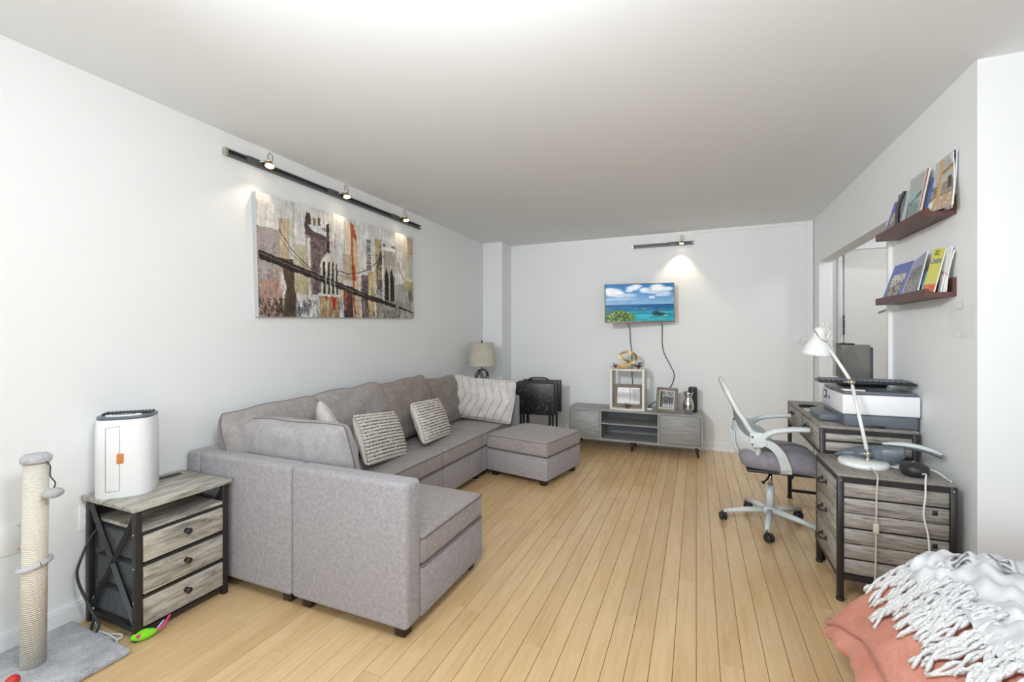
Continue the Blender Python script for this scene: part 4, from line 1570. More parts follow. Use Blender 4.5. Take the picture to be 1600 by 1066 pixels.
tag(MB().tube(smooth_path([(-.365, 5.15, 1.43), (-.360, 5.31, 1.38), (-.362, 5.325, 1.22), (-.345, 5.33, 1.08), (-.27, 5.33, .92), (-.232, 5.33, .82), (-.262, 5.32, .70), (-.36, 5.28, .56), (-.46, 5.20, .50), (-.478, 5.10, .498)], 8), .0045, 8).build('power_cable', 'cable_black'),
    'black television cable curving down behind the black and white photo', 'cable')

# ------------------------------------------------------------------ swivel desk chair
dc = thing('desk_chair', 'white swivel desk chair with grey seat on five casters', 'office chair', (.455, 3.385, 0), R(1))


def zx(tbl, z):
    for (z0, a), (z1, e) in zip(tbl[:-1], tbl[1:]):
        if z0 <= z <= z1:
            t = (z - z0) / (z1 - z0)
            t = t * t * (3 - 2 * t) * .3 + t * .7
            return a + (e - a) * t
    return tbl[-1][1] if z > tbl[-1][0] else tbl[0][1]


T_EDGE = [(.45, -.13), (.52, -.095), (.60, -.10), (.70, -.165), (.80, -.225), (.90, -.272), (.965, -.300)]
T_MID = [(.45, -.165), (.55, -.200), (.65, -.205), (.75, -.215), (.85, -.245), (.965, -.298)]
T_HW = [(.45, .10), (.47, .165), (.52, .205), (.60, .228), (.70, .228), (.80, .212), (.88, .190), (.93, .155), (.955, .10), (.965, .04)]
zs = [.45 + .515 * i / 26 for i in range(27)]
P, P2 = [], []
for z in zs:
    hw_ = zx(T_HW, z)
    row = []
    for j in range(13):
        w = -1 + 2 * j / 12
        row.append((zx(T_EDGE, z) + (zx(T_MID, z) - zx(T_EDGE, z)) * (1 - w * w), hw_ * w, z))
    P.append(row)
    P2.append([(p[0] - .006, p[1], p[2]) for p in row])
MB().grid(P).grid(P2, True, True).build('backrest_mesh', 'chair_mesh', dc)
edge = [(zx(T_EDGE, z), -zx(T_HW, z), z) for z in zs] + [(zx(T_EDGE, z), zx(T_HW, z), z) for z in reversed(zs)]
edge.append(edge[0])
MB().tube(edge, .015, 10, False).build('backrest_frame', 'chair_white', dc)
Q = []
for i in range(13):
    z = .455 + .235 * i / 12
    hw_ = zx(T_HW, z) * (.98 if z < .6 else .98 - (z - .6) * 5)
    bulge = .020 * math.sin(PI * min(1, (z - .44) / .26))
    Q.append([(zx(T_EDGE, z) + (zx(T_MID, z) - zx(T_EDGE, z)) * (1 - w * w) - .012 - bulge * (1 - w ** 4), hw_ * w, z) for w in [-1 + 2 * j / 16 for j in range(17)]])
Q2 = [[(p[0] + .008, p[1], p[2]) for p in r_] for r_ in Q]
lum = MB().grid(Q, True, True).grid(Q2).build('lumbar_shell', 'chair_white', dc)
for j in range(5):
    y = -.10 + j * .05
    pts = [(zx(T_MID, .48 + .025 * i) - .034 + .05 * (y / .2) ** 2, y, .48 + .025 * i) for i in range(7)]
    MB().tube(pts, .006, 6).build('rib', 'chair_white', lum)
# seat
seat = MB().rbox(-.195, .280, -.235, .235, .405, .515, .050, 6, cuts=6, crown=.030)
seat.v = [(x, y * (1 - .10 * max(0, -x / .185)), z - .035 * max(0, (x - .10) / .175) ** 2 + .012 * max(0, -x / .185)) for x, y, z in seat.v]
seat.build('seat', 'chair_cloth', dc)
MB().rbox(-.16, .235, -.215, .215, .396, .414, .006, 2).build('seat_pan', 'black_plastic', dc)
for s_ in (-1, 1):
    y = s_ * .258
    ar = bpy.data.objects.new('armrest', None)
    COL.objects.link(ar)
    ar.parent = dc
    pad = smooth_path([(-.085, y, .612), (-.06, y, .648), (-.015, y, .674), (.05, y, .688), (.10, y, .694), (.165, y, .697)], 6)
    n_ = len(pad)
    mb = MB()
    rows = []
    for i, p in enumerate(pad):
        t = i / (n_ - 1)
        wd = .014 + .020 * min(1, t * 1.8) * (1 if t < .9 else 1 - (t - .9) * 5)
        th = .019 - .005 * t
        tn = (pad[min(i + 1, n_ - 1)] - pad[max(i - 1, 0)]).normalized()
        up = Vector((-tn.z, 0, tn.x))
        ring = []
        for k in range(12):
            a = 2 * PI * k / 12
            ring.append(p + Vector((0, 1, 0)) * wd * math.copysign(abs(math.cos(a)) ** .6, math.cos(a)) + up * th * math.sin(a))
        rows.append(ring + [ring[0]])
    mb.grid(rows)
    mb.add(rows[0][:12], [tuple(range(12))]).add(rows[-1][:12], [tuple(reversed(range(12)))])
    mb.build('arm_pad', 'chair_white', ar)
    lg = smooth_path([(-.090, y, .605), (-.03, y, .585), (.015, y * .98, .535), (.040, y * .94, .475), (.052, y * .90, .425), (.05, y * .72, .400)], 6)
    rows = []
    for i, p in enumerate(lg):
        t = i / (len(lg) - 1)
        wd = .020 + .012 * t
        tn = (lg[min(i + 1, len(lg) - 1)] - lg[max(i - 1, 0)]).normalized()
        sd_ = Vector((0, 1, 0)) if abs(tn.y) < .6 else Vector((0, .2, 1))
        nx = sd_.cross(tn).normalized()
        rows.append([p + nx * wd + sd_ * .009, p - nx * wd + sd_ * .009, p - nx * wd - sd_ * .009, p + nx * wd - sd_ * .009, p + nx * wd + sd_ * .009])
    MB().grid(rows, False).build('arm_support', 'chair_white', ar)
    MB().cyl((-.090, y - .020 * s_, .605), (-.090, y + .022 * s_, .605), .030, n=24).build('pivot_disc', 'chair_white', ar)
    MB().rbox(-.150, -.075, y - .006, y + .010, .565, .660, .006, 2, M=None).build('pivot_plate', 'chair_white', ar)
    for z in (.585, .632):
        MB().cyl((-.138, y + .008 * s_, z), (-.138, y + .013 * s_, z), .007, n=10).build('bolt', 'slate_plastic', ar)
# column, lever, base
MB().rbox(-.07, .07, -.06, .06, .362, .398, .006, 2).build('tilt_box', 'black_plastic', dc)
MB().cyl((0, 0, .25), (0, 0, .37), .014, n=16).build('gas_rod', 'chrome', dc)
MB().cyl((0, 0, .10), (0, 0, .27), .027, .024, n=20).build('column_sleeve', 'chair_white', dc)
MB().tube(smooth_path([(0, -.05, .37), (-.03, -.10, .335), (-.06, -.13, .315)], 5), [.006] * 10 + [.014], 8).build('tilt_lever', 'black_plastic', dc)
MB().cyl((.10, -.06, .36), (.10, -.10, .36), .016, n=14).build('tension_knob', 'black_plastic', dc)
MB().lathe([(.045, .075), (.045, .110), (.030, .125)], 24).build('hub', 'chair_white', dc)
for k in range(5):
    a = R(-102 + 72 * k)
    ca, sa = math.cos(a), math.sin(a)
    pts = [(.03 * ca, .03 * sa, .098), (.15 * ca, .15 * sa, .088), (.285 * ca, .285 * sa, .066)]
    MB().tube(pts, [.022, .019, .013], 8).build('base_leg', 'chair_white', dc)
    cs = bpy.data.objects.new('caster', None)
    COL.objects.link(cs)
    cs.parent = dc
    cs.location = (.283 * ca, .283 * sa, 0)
    cs.rotation_euler = (0, 0, a + .9 + k)
    MB().cyl((0, 0, .045), (0, 0, .07), .008, n=10).build('stem', 'dark_metal', cs)
    for s_ in (-1, 1):
        MB().lathe([(.010, .0), (.022, .0), (.026, .004), (.026, .014), (.020, .018), (.008, .018)], 20, M=Matrix.Translation((.014, 0, .026)) @ Matrix.Rotation(R(90 * s_), 4, 'X') @ Matrix.Translation((0, 0, .004))).build('wheel', 'black_plastic', cs)
    MB().rbox(-.012, .030, -.006, .006, .028, .056, .005, 2).build('hood', 'black_plastic', cs)

# ------------------------------------------------------------------ desk along the right wall
DX0, DX1, DY0, DY1, DZ0, DZ1 = .652, 1.088, 2.966, 4.02, .592, .757
dk = thing('writing_desk', 'grey wood desk with black metal frame and two front drawers', 'desk', ((DX0 + DX1) / 2, (DY0 + DY1) / 2, 0), R(-.8))
hx, hy = (DX1 - DX0) / 2, (DY1 - DY0) / 2
MB().rbox(-hx, hx, -hy, hy, DZ1 - .016, DZ1, .002, 1).build('desk_top', 'oak_desk_top', dk)
for sx in (-1, 1):
    for sy in (-1, 1):
        x, y = sx * (hx - .0125), sy * (hy - .0125)
        MB().rbox(x - .0125, x + .0125, y - .0125, y + .0125, 0, DZ1 - .016, .002, 1).build('leg', 'black_metal', dk)
        MB().lathe([(.018, 0), (.018, .012)], 14, M=Matrix.Translation((x, y, 0))).build('foot', 'black_plastic', dk)
for sy in (-1, 1):
    y = sy * (hy - .0125)
    for z in (.604, DZ1 - .028):
        MB().box(-hx + .025, hx - .025, y - .0115, y + .0115, z - .012, z + .012).build('rail', 'black_metal', dk)
    MB().box(-hx + .025, hx - .025, y - .006, y + .006, .668, .676).build('rail', 'black_metal', dk)
    for (z0, z1) in ((.617, .667), (.677, DZ1 - .041)):
        MB().rbox(-hx + .026, hx - .026, y - .007, y + .007, z0, z1, .002, 1).build('end_plank', 'oak_desk', dk)
    MB().box(-hx + .025, hx - .025, y - .010, y + .010, .050, .070).build('stretcher', 'black_metal', dk)
for sx in (-1, 1):
    MB().box(sx * (hx - .0125) - .0115, sx * (hx - .0125) + .0115, -hy + .025, hy - .025, .592, .608).build('rail', 'black_metal', dk)


def pull_handle(x, y, z, parent, L=.075):
    mb = MB()
    mb.tube(smooth_path([(x - .002, y - L / 2, z + .004), (x - .020, y - L / 2 + .004, z), (x - .026, y, z - .006), (x - .020, y + L / 2 - .004, z), (x - .002, y + L / 2, z + .004)], 5), .0055, 8)
    for s_ in (-1, 1):
        mb.ball((x - .003, y + s_ * L / 2, z + .006), .005, .012, .012, 10, 6)
    return mb.build('handle', 'black_metal', parent)


for (a, e) in ((-hy + .026, -.004), (.004, hy - .026)):
    dw = MB().rbox(-hx - .001, -hx + .015, a, e, .611, DZ1 - .020, .002, 1).build('drawer', 'oak_desk', dk)
    pull_handle(-hx - .001, (a + e) / 2 + .04, .69, dw)
MB().box(-hx + .016, hx - .013, -hy + .026, hy - .026, .6085, .615).build('bottom_board', 'black_plastic', dk)
MB().box(hx - .012, hx - .004, -hy + .026, hy - .026, .61, DZ1 - .018).build('back_board', 'oak_desk', dk)

# ------------------------------------------------------------------ drawer chest before the desk
CX0, CX1, CY0, CY1, CZ = .622, 1.060, 2.542, 2.958, .604
cz = thing('drawer_chest', 'grey plank drawer chest with black metal frame before the desk', 'chest', ((CX0 + CX1) / 2, (CY0 + CY1) / 2, 0))
hx, hy = (CX1 - CX0) / 2, (CY1 - CY0) / 2
MB().rbox(-hx, hx, -hy, hy, CZ - .012, CZ, .002, 1).build('top_board', 'oak_desk_top', cz)
for sx in (-1, 1):
    for sy in (-1, 1):
        x, y = sx * (hx - .0125), sy * (hy - .0125)
        MB().rbox(x - .0125, x + .0125, y - .0125, y + .0125, 0, CZ - .012, .002, 1).build('leg', 'black_metal', cz)
        MB().lathe([(.017, 0), (.017, .012)], 14, M=Matrix.Translation((x, y, 0))).build('foot', 'black_plastic', cz)
        MB().ball((x, y + sy * .0125, CZ - .03), .004, .002, .004, 8, 6).build('screw', 'nickel', cz)
for sy in (-1, 1):
    y = sy * (hy - .0125)
    for z in (.118, CZ - .024):
        MB().box(-hx + .025, hx - .025, y - .012, y + .012, z - .013, z + .013).build('rail', 'black_metal', cz)
    zz, ph_ = .132, (CZ - .037 - .132) / 6
    for i in range(6):
        z0, z1 = zz + i * ph_ + (.0045 if i % 2 == 1 else .002), zz + (i + 1) * ph_ - (.0045 if i % 2 == 0 else .002)
        MB().rbox(-hx + .026, hx - .026, y - .006, y + .008, z0, z1, .002, 1).build('end_plank', 'oak_desk', cz)
    MB().box(-hx + .025, hx - .025, y - .002 * sy - .001, y - .002 * sy + .001, .13, CZ - .035).build('backing', 'black_plastic', cz)
    if sy < 0:
        for z in (.470, .322):
            MB().rbox(hx - .085, hx - .067, y - .0085, y - .004, z - .011, z + .011, .001, 1).build('grip_slot', 'black_plastic', cz)
for sx in (-1, 1):
    x = sx * (hx - .0125)
    for z in (.118, CZ - .024):
        MB().box(x - .0115, x + .0115, -hy + .025, hy - .025, z - .010, z + .010).build('rail', 'black_metal', cz)
for i in range(3):
    z0 = .131 + i * .1455
    z1 = z0 + .1415
    dw = MB().rbox(-hx - .001, -hx + .014, -hy + .027, hy - .027, z0, z1, .002, 1).build('drawer', 'oak_desk', cz)
    pull_handle(-hx - .001, .02, (z0 + z1) / 2 + .01, dw)
MB().box(hx - .02, hx - .01, -hy + .026, hy - .026, .13, CZ - .03).build('back_board', 'oak_desk', cz)
MB().box(-hx + .016, hx - .021, -hy + .026, hy - .026, .122, .130).build('bottom_board', 'oak_desk', cz)

# ------------------------------------------------------------------ desk lamp on the chest
dl = thing('desk_lamp', 'white jointed desk lamp with round base on the drawer chest', 'lamp', (.785, 2.770, CZ))
MB().lathe([(0, 0), (.103, 0), (.105, .004), (.105, .019), (.101, .023), (0, .024)], 40).build('base', 'white_enamel', dl)
B0 = Vector((.018, -.005, .024))
J0 = B0 + Vector((0, 0, .035))
J1 = Vector((-.012, .135, .408))
J2 = Vector((-.098, .325, .640))
MB().lathe([(.013, .024), (.013, .032), (.007, .036), (.007, .055)], 14, M=Matrix.Translation((B0.x, B0.y, 0))).build('post', 'nickel', dl)


def joint(p, nm):
    mb = MB().ball(p, .014, .014, .014, 12, 8)
    mb.cyl(p + Vector((-.028, .004, 0)), p + Vector((.016, -.003, 0)), .006, n=10)
    mb.rbox(p.x - .036, p.x - .026, p.y - .010, p.y + .010, p.z - .003, p.z + .003, .002, 1)
    mb.build(nm, 'nickel', dl)


joint(J0, 'wing_joint')
joint(J1, 'wing_joint')
for (a, e) in ((J0, J1), (J1, J2)):
    d_ = (e - a).normalized()
    MB().cyl(a + d_ * .02, e - d_ * .02, .0085, n=12).build('arm', 'white_enamel', dl)
    MB().cyl(a + d_ * .005, a + d_ * .024, .006, n=10).cyl(e - d_ * .024, e - d_ * .005, .006, n=10).build('arm_ferrule', 'nickel', dl)
hdM = Matrix.Translation(J2 + Vector((-.022, .0, -.015))) @ Matrix.Rotation(R(6), 4, 'Y')
MB().lathe([(0, .085), (.020, .083), (.028, .070), (.031, .045), (.034, .025), (.050, .0), (.066, -.030), (.076, -.068), (.079, -.085), (.077, -.085), (.064, -.03), (.03, .02)], 36, M=hdM, cap=False).build('shade', 'white_enamel', dl)
MB().lathe([(.0345, .022), (.036, .022), (.042, .010), (.040, .010)], 30, M=hdM, cap=False).build('brass_band', 'brass', dl)
MB().tube([hdM @ Vector((-.030, -.02, .060)), hdM @ Vector((-.005, -.050, .015)), hdM @ Vector((.03, -.045, .0))], .003, 6).build('yoke', 'nickel', dl)
MB().tube(smooth_path([hdM @ Vector((.0, .0, .083)), hdM @ Vector((.012, .0, .110)), hdM @ Vector((.035, -.01, .100)), hdM @ Vector((.048, -.01, .06)), hdM @ Vector((.035, -.01, .02)), hdM @ Vector((.040, -.01, .0))], 6), .0035, 8).build('flex', 'nickel', dl)
cab = smooth_path([(.0, -.105, .012), (-.008, -.150, .018), (-.012, -.236, .008), (-.020, -.250, -.06), (-.022, -.252, -.20), (-.024, -.250, -.40), (-.030, -.244, -.50), (-.06, -.23, -.585), (.05, -.20, -.597)], 8)
MB().tube(cab, .0032, 8).build('cord', 'cable_beige', dl)
MB().rbox(-.034, -.012, -.262, -.243, -.250, -.205, .006, 3).build('inline_switch', 'cable_beige', dl)

# round puck device with white cable
pk = thing('puck_device', 'black rounded puck-shaped device with white cable on the drawer chest', 'device', (.945, 2.640, CZ))
MB().lathe([(0, 0), (.036, 0), (.050, .012), (.056, .030), (.050, .050), (.032, .062), (0, .066)], 32).build('body', 'black_plastic', pk)
MB().ball((.0, .01, .0655), .004, .004, .002, 8, 6).build('status_light', 'white_plastic', pk)
MB().tube(smooth_path([(.01, -.052, .025), (.014, -.075, .030), (.0, -.108, .012), (-.006, -.122, -.06), (-.012, -.122, -.14), (.004, -.124, -.24), (.01, -.122, -.40), (.01, -.118, -.597)], 8), .0035, 8).build('cord', 'cable_white', pk)
MB().tube(smooth_path([(.045, .02, .018), (.075, .03, .028), (.095, .01, .020), (.108, -.02, .006), (.108, -.06, .005)], 6), .003, 8).build('side_cord', 'cable_white', pk)

# hand vacuum lying behind the lamp
hv = thing('hand_vacuum', 'grey cordless hand vacuum lying behind the desk lamp', 'vacuum', (.700, 2.905, CZ), R(-25))
rows = []
for (x, w_, zb, zt) in ((.0, .030, .012, .020), (.02, .034, .010, .034), (.06, .036, .008, .058), (.12, .040, .003, .082), (.17, .042, .0, .094), (.205, .043, .0, .098)):
    ring = []
    for k in range(18):
        a = 2 * PI * k / 18
        ring.append((x, w_ * math.copysign(abs(math.cos(a)) ** .7, math.cos(a)), (zb + zt) / 2 + (zt - zb) / 2 * math.copysign(abs(math.sin(a)) ** .8, math.sin(a))))
    rows.append(ring + [ring[0]])
mb = MB().grid(rows, True, True)
mb.add(rows[0][:18], [tuple(range(18))])
mb.build('dust_cup', 'smoke_plastic', hv)
MB().lathe([(0, 0), (.018, .0), (.026, .03), (.030, .09), (.030, .12)], 18, M=Matrix.Translation((.085, 0, .045)) @ Matrix.Rotation(R(86), 4, 'Y')).build('filter', 'slate_plastic', hv)
rows = []
for (x, w_, zb, zt) in ((.205, .043, .0, .100), (.235, .042, .004, .103), (.265, .036, .020, .104), (.285, .028, .045, .105)):
    ring = []
    for k in range(18):
        a = 2 * PI * k / 18
        ring.append((x, w_ * math.copysign(abs(math.cos(a)) ** .7, math.cos(a)), (zb + zt) / 2 + (zt - zb) / 2 * math.copysign(abs(math.sin(a)) ** .8, math.sin(a))))
    rows.append(ring + [ring[0]])
mb = MB().grid(rows, True, True)
mb.add(rows[-1][:18], [tuple(reversed(range(18)))])
mb.build('motor_housing', 'slate_plastic', hv)
hp = smooth_path([(.20, 0, .106), (.25, 0, .113), (.31, 0, .116), (.37, 0, .108), (.42, 0, .092)], 6)
MB().tube(hp, [.010 + .010 * math.sin(PI * i / (len(hp) - 1)) for i in range(len(hp))], 12, True, True, .55).build('handle', 'chair_white', hv)
MB().tube([Vector(p) - Vector((0, 0, .010)) for p in hp[10:]], .0115, 10).build('grip', 'slate_plastic', hv)
MB().rbox(.10, .27, -.040, .045, .0, .004, .002, 1).build('charging_plate', 'white_plastic', hv)

# ------------------------------------------------------------------ printer on the desk
pz = DZ1
pn = thing('printer', 'white and grey inkjet printer on the near end of the desk', 'printer', (.925, 3.205, pz))
MB().rbox(-.165, .165, -.215, .215, 0, .070, .012, 3).build('lower_tray', 'slate_plastic', pn)
MB().rbox(-.255, -.10, -.10, .16, .004, .050, .014, 3).build('paper_cassette', 'slate_plastic', pn)
MB().rbox(-.172, .170, -.220, .220, .070, .178, .006, 2).build('housing', 'white_plastic', pn)
MB().rbox(-.162, .160, -.210, .210, .178, .198, .006, 2).build('scanner_lid', 'slate_plastic', pn)
MB().rbox(-.06, .02, -.2175, -.213, .0, .014, .002, 1).build('tray_grip', 'black_plastic', pn)
MB().rbox(-.176, -.171, .10, .16, .115, .170, .002, 1).build('control_panel', 'slate_plastic', pn)
MB().rbox(-.178, -.175, .118, .142, .130, .158, .001, 1).build('display', 'white_plastic', pn)
lg = MB().tube([(-.1725, .045 + .011 * math.cos(a), .130 + .011 * math.sin(a)) for a in [2 * PI * k / 20 for k in range(21)]], .0014, 5, False)
lg.tube([(-.1725, .051, .124), (-.1725, .047, .137)], .0012, 4).tube([(-.1725, .045, .122), (-.1725, .041, .135)], .0012, 4)
lg.build('round_logo', 'slate_plastic', pn)
MB().rbox(-.10, .12, .06, .205, .198, .232, .008, 2).build('rear_hump', 'black_plastic', pn)

# keyboard balanced on the printer
kbd = thing('keyboard', 'black computer keyboard resting on top of the printer', 'keyboard', (.880, 3.115, pz + .2335), R(-3))
KM = Matrix.Rotation(R(0), 4, 'X')
MB().rbox(-.218, .218, -.085, .085, 0, .014, .006, 2).build('case', 'black_plastic', kbd)
for r_ in range(5):
    mbk = None
    y = -.066 + r_ * .029
    n_ = 17
    for i in range(n_):
        x = -.206 + i * (.412 / n_)
        MB().rbox(x + .001, x + .0225, y, y + .025, .014, .0225, .002, 1).build('key', 'slate_plastic', kbd)
tag(MB().rbox(.76, .86, 2.99, 3.055, pz + .1985, pz + .2055, .002, 1).build('folded_paper', 'page_white'), 'folded white paper tucked under the keyboard', 'paper')
tag(MB().box(.70, .79, 3.215, 3.275, pz + .2565, pz + .2585).build('paper_slip', 'page_white'), 'white paper slip lying at the far edge of the keyboard', 'paper')
tag(MB().box(.685, .745, 3.50, 3.62, pz, pz + .0015).build('note_paper', 'page_white'), 'small white note on the desk beside the printer', 'paper')
cm = thing('desk_gadget', 'small black gadget on the desk behind the white note', 'gadget', (.72, 3.70, pz), R(20))
MB().rbox(-.045, .045, -.018, .018, 0, .018, .007, 3).build('body', 'black_plastic', cm)
MB().tube([(.04, 0, .008), (.075, .01, .006)], .004, 6).build('plug', 'black_plastic', cm)

# upright grey box behind the printer
gb = thing('storage_box', 'upright grey box with dark edge standing on the desk behind the keyboard', 'box', (.985, 3.66, pz), R(-4))
MB().rbox(-.082, .070, -.10, .10, 0, .445, .003, 1).build('body', 'box_grey', gb)
MB().rbox(.070, .084, -.10, .10, 0, .430, .003, 1).build('dark_edge', 'navy_edge', gb)
MB().rbox(-.085, -.01, -.09, .09, .445, .455, .004, 2).build('lid_edge', 'black_plastic', gb)

# ------------------------------------------------------------------ double switch on the back wall and switch in the hall
sw = thing('switch_plate', 'white double switch plate on the back wall by the moulding', 'wall plate', (1.005, YB, 1.165))
MB().rbox(-.058, .058, -.006, 0, 0, .118, .002, 2).build('plate', 'white_plastic', sw)
MB().rbox(-.038, -.008, -.010, -.006, .028, .092, .002, 1).build('rocker', 'trim_paint', sw)
MB().lathe([(.022, 0), (.022, .012), (.018, .014), (0, .014)], 20, M=Matrix.Translation((.026, -.006, .06)) @ Matrix.Rotation(R(90), 4, 'X')).build('dimmer_knob', 'trim_paint', sw)
hs = thing('hall_switch', 'switch plate on the hall wall beside the entrance door', 'wall plate', (1.285, YH, 1.16))
MB().rbox(-.035, .035, -.006, 0, 0, .118, .002, 2).build('plate', 'white_plastic', hs)
MB().rbox(-.015, .015, -.009, -.006, .03, .088, .001, 1).build('rocker', 'trim_paint', hs)

# clear plastic sheet taped to the right wall
ps = thing('plastic_sheet', 'clear plastic sleeve taped to the wall below the shelves', 'plastic sleeve', (XR, 2.62, 1.252))
rows = []
for i in range(9):
    rows.append([(-.003 - .003 * math.sin(i * 1.3 + j * .9), -.105 + .21 * i / 8, .148 * j / 6) for j in range(7)])
MB().grid(rows).build('sheet', 'clear_sheet', ps)
MB().box(-.007, -.006, -.02, .025, .135, .165).build('tape', 'page_white', ps)
MB().ball((-.010, .0, .014), .006, .014, .010, 10, 8).build('hook', 'clear_sheet', ps)

# ------------------------------------------------------------------ picture-ledge shelves with magazines
SX0, SY0, SY1 = .992, 2.662, 3.285


def ledge(label, z):
    t = thing('picture_ledge', label, 'shelf', ((SX0 + XR) / 2, (SY0 + SY1) / 2, z), 0, 'dark brown wall ledges')
    a, e = SX0 - (SX0 + XR) / 2, XR - (SX0 + XR) / 2
    L = (SY1 - SY0) / 2
    MB().box(a, e, -L, L, 0, .020).build('bottom_board', 'walnut', t)
    MB().box(a, a + .014, -L, L, .020, .038).build('front_lip', 'walnut', t)
    MB().box(e - .014, e, -L, L, .020, .088).build('back_board', 'walnut', t)


ZU, ZL_ = 1.825, 1.445
ledge('upper dark brown wall ledge holding magazines', ZU)
ledge('lower dark brown wall ledge with the yellow magazine', ZL_)


def magazine(name, label, bl, br, tr, tl, thick, cv, curl=0.0, pages='page_white', group='magazines on the wall ledges', cat='magazine'):
    bl, br, tr, tl = [Vector(p) for p in (bl, br, tr, tl)]
    base = (bl + br) / 2
    t = thing(name, label, cat, base, 0, group)
    bl, br, tr, tl = bl - base, br - base, tr - base, tl - base
    nrm = (br - bl).cross(tl - bl).normalized()      # towards the viewer
    if nrm.x > 0 and nrm.y > 0:
        nrm = -nrm

    def fn(u, v, off=0.0):
        p = (bl * (1 - u) + br * u) * (1 - v) + (tl * (1 - u) + tr * u) * v
        return p + nrm * (curl * math.sin(PI * v) * .5 - off)
    print_sheet('cover', cv, lambda u, v: fn(u, v), 'print_gloss', t)
    N = 8
    rows_f = [[fn(i / N, j / N, .0008) for j in range(N + 1)] for i in range(N + 1)]
    rows_b = [[fn(i / N, j / N, thick) for j in range(N + 1)] for i in range(N + 1)]
    mb = MB().grid(rows_f, False, True).grid(rows_b, False)
    for a, e in ((0, 0), (N, N)):
        mb.grid([[rows_f[a][j] for j in range(N + 1)], [rows_b[a][j] for j in range(N + 1)]], False, a == 0)
        mb.grid([[rows_f[i][a] for i in range(N + 1)], [rows_b[i][a] for i in range(N + 1)]], False, a != 0)
    mb.build('pages', pages, t)
    return t, fn


def cov_photo(base, photo, x0, y0, x1, y1, cols, seed, w=44, h=56):
    c = canvas(w, h, base)
    n1, n2 = vnoise(w, h, 8, 10, seed), vnoise(w, h, 20, 26, seed + 1)
    if photo:
        frect(c, x0, y0, x1, y1, cols[0])
        fpoly(c, [(x0, y0 + (y1 - y0) * .55), (x1, y0 + (y1 - y0) * .4), (x1, y1), (x0, y1)], cols[1], .9, .4 + .6 * n1)
        frect(c, x0, y0, x1, y1, cols[2], .9, np.clip((n2 - .55) * 8, 0, 1))
    return np.clip(c + ((n2 - .5) * .05)[..., None], 0, 1)


zl, zu = ZL_ + .0215, ZU + .0215
c = cov_photo((82, 100, 184), True, .16, .30, .84, .92, ((222, 214, 206), (120, 96, 84), (52, 46, 52)), 50)
magazine('magazine', 'blue magazine with a framed photo, at the far end of the lower ledge', (1.008, 3.245, zl), (1.008, 2.990, zl), (1.078, 3.012, 1.667), (1.078, 3.262, 1.672), .006, c)
c = cov_photo((146, 148, 184), True, .08, .28, .92, .88, ((120, 118, 124), (176, 160, 150), (60, 58, 66)), 52)
frect(c, 0, .88, 1, 1, (112, 132, 196))
magazine('magazine', 'grey-violet magazine with a dim photo beside the blue one', (1.009, 2.985, zl), (1.009, 2.800, zl), (1.078, 2.870, 1.693), (1.078, 3.010, 1.662), .006, c)
c = cov_photo((158, 206, 226), False, 0, 0, 1, 1, None, 54, 16, 24)
magazine('booklet', 'small light blue booklet between the violet and yellow magazines', (1.022, 2.795, zl), (1.022, 2.730, zl), (1.075, 2.830, 1.588), (1.075, 2.900, 1.590), .004, c, 0, 'page_white', None, 'booklet')
c = canvas(44, 64, (226, 222, 92))
n2 = vnoise(44, 64, 16, 20, 57)
frect(c, 0, .80, 1, 1, (226, 96, 54))
frect(c, 0, .80, 1, 1, (246, 160, 60), 1, np.clip((n2 - .5) * 8, 0, 1))
frect(c, 0, .92, .5, .97, (72, 80, 190))
fell(c, .7, .88, .2, .05, (222, 60, 60), .9, .5)
mg, fn = magazine('magazine', 'yellow magazine with black and blue lettering on the lower ledge', (1.018, 2.772, zl), (1.018, 2.650, zl), (1.078, 2.692, 1.674), (1.078, 2.800, 1.690), .005, c)


def lettering(parent, txt, fn, u0, v0, size, material, name):
    """letters laid on the cover"""
    cu_ = bpy.data.curves.new(name, 'FONT')
    cu_.body = txt
    cu_.size = size
    cu_.extrude = .0002
    tmp = bpy.data.objects.new(name, cu_)
    COL.objects.link(tmp)
    bpy.context.view_layer.update()
    me = bpy.data.meshes.new_from_object(tmp.evaluated_get(bpy.context.evaluated_depsgraph_get()))
    bpy.data.objects.remove(tmp)
    me.materials.clear()
    me.materials.append(MATS[material])
    o = link(name, me)
    p0, pu, pv = Vector(fn(u0, v0)), Vector(fn(u0 + .1, v0)), Vector(fn(u0, v0 + .1))
    ex = (pu - p0).normalized()
    ey = (pv - p0)
    ey = (ey - ex * ey.dot(ex)).normalized()
    ez = ex.cross(ey)
    M = Matrix((ex, ey, ez)).transposed().to_4x4()
    M.translation = p0 + ez * .0008
    o.parent = parent
    o.matrix_local = M
    return o


lettering(mg, 'ILL', fn, .22, .85, .036, 'black_plastic', 'title_letters')
lettering(mg, 'CHEN', fn, .08, .66, .034, 'letter_blue', 'title_letters')
for i, (dx, y0, y1, yt0, yt1, zt, cl_) in enumerate(((1.050, 2.700, 2.672, 2.700, 2.672, 1.680, (236, 232, 226)), (1.058, 2.694, 2.664, 2.688, 2.658, 1.672, (214, 226, 238)), (1.066, 2.690, 2.664, 2.668, 2.640, 1.655, (238, 236, 232)))):
    c = cov_photo(cl_, False, 0, 0, 1, 1, None, 60 + i, 8, 20)
    frect(c, 0, .55, 1, .6, (150, 120, 110))
    magazine('magazine', ('white magazine edge right behind the yellow magazine', 'pale blue-white magazine between two white ones on the lower ledge', 'white curled magazine at the near end of the lower ledge')[i],
             (dx, y0, zl), (dx, y1, zl), (min(1.086, dx + .035), yt1, zt), (min(1.086, dx + .035), yt0, zt + .002), .005, c, (0, .004, .010)[i])
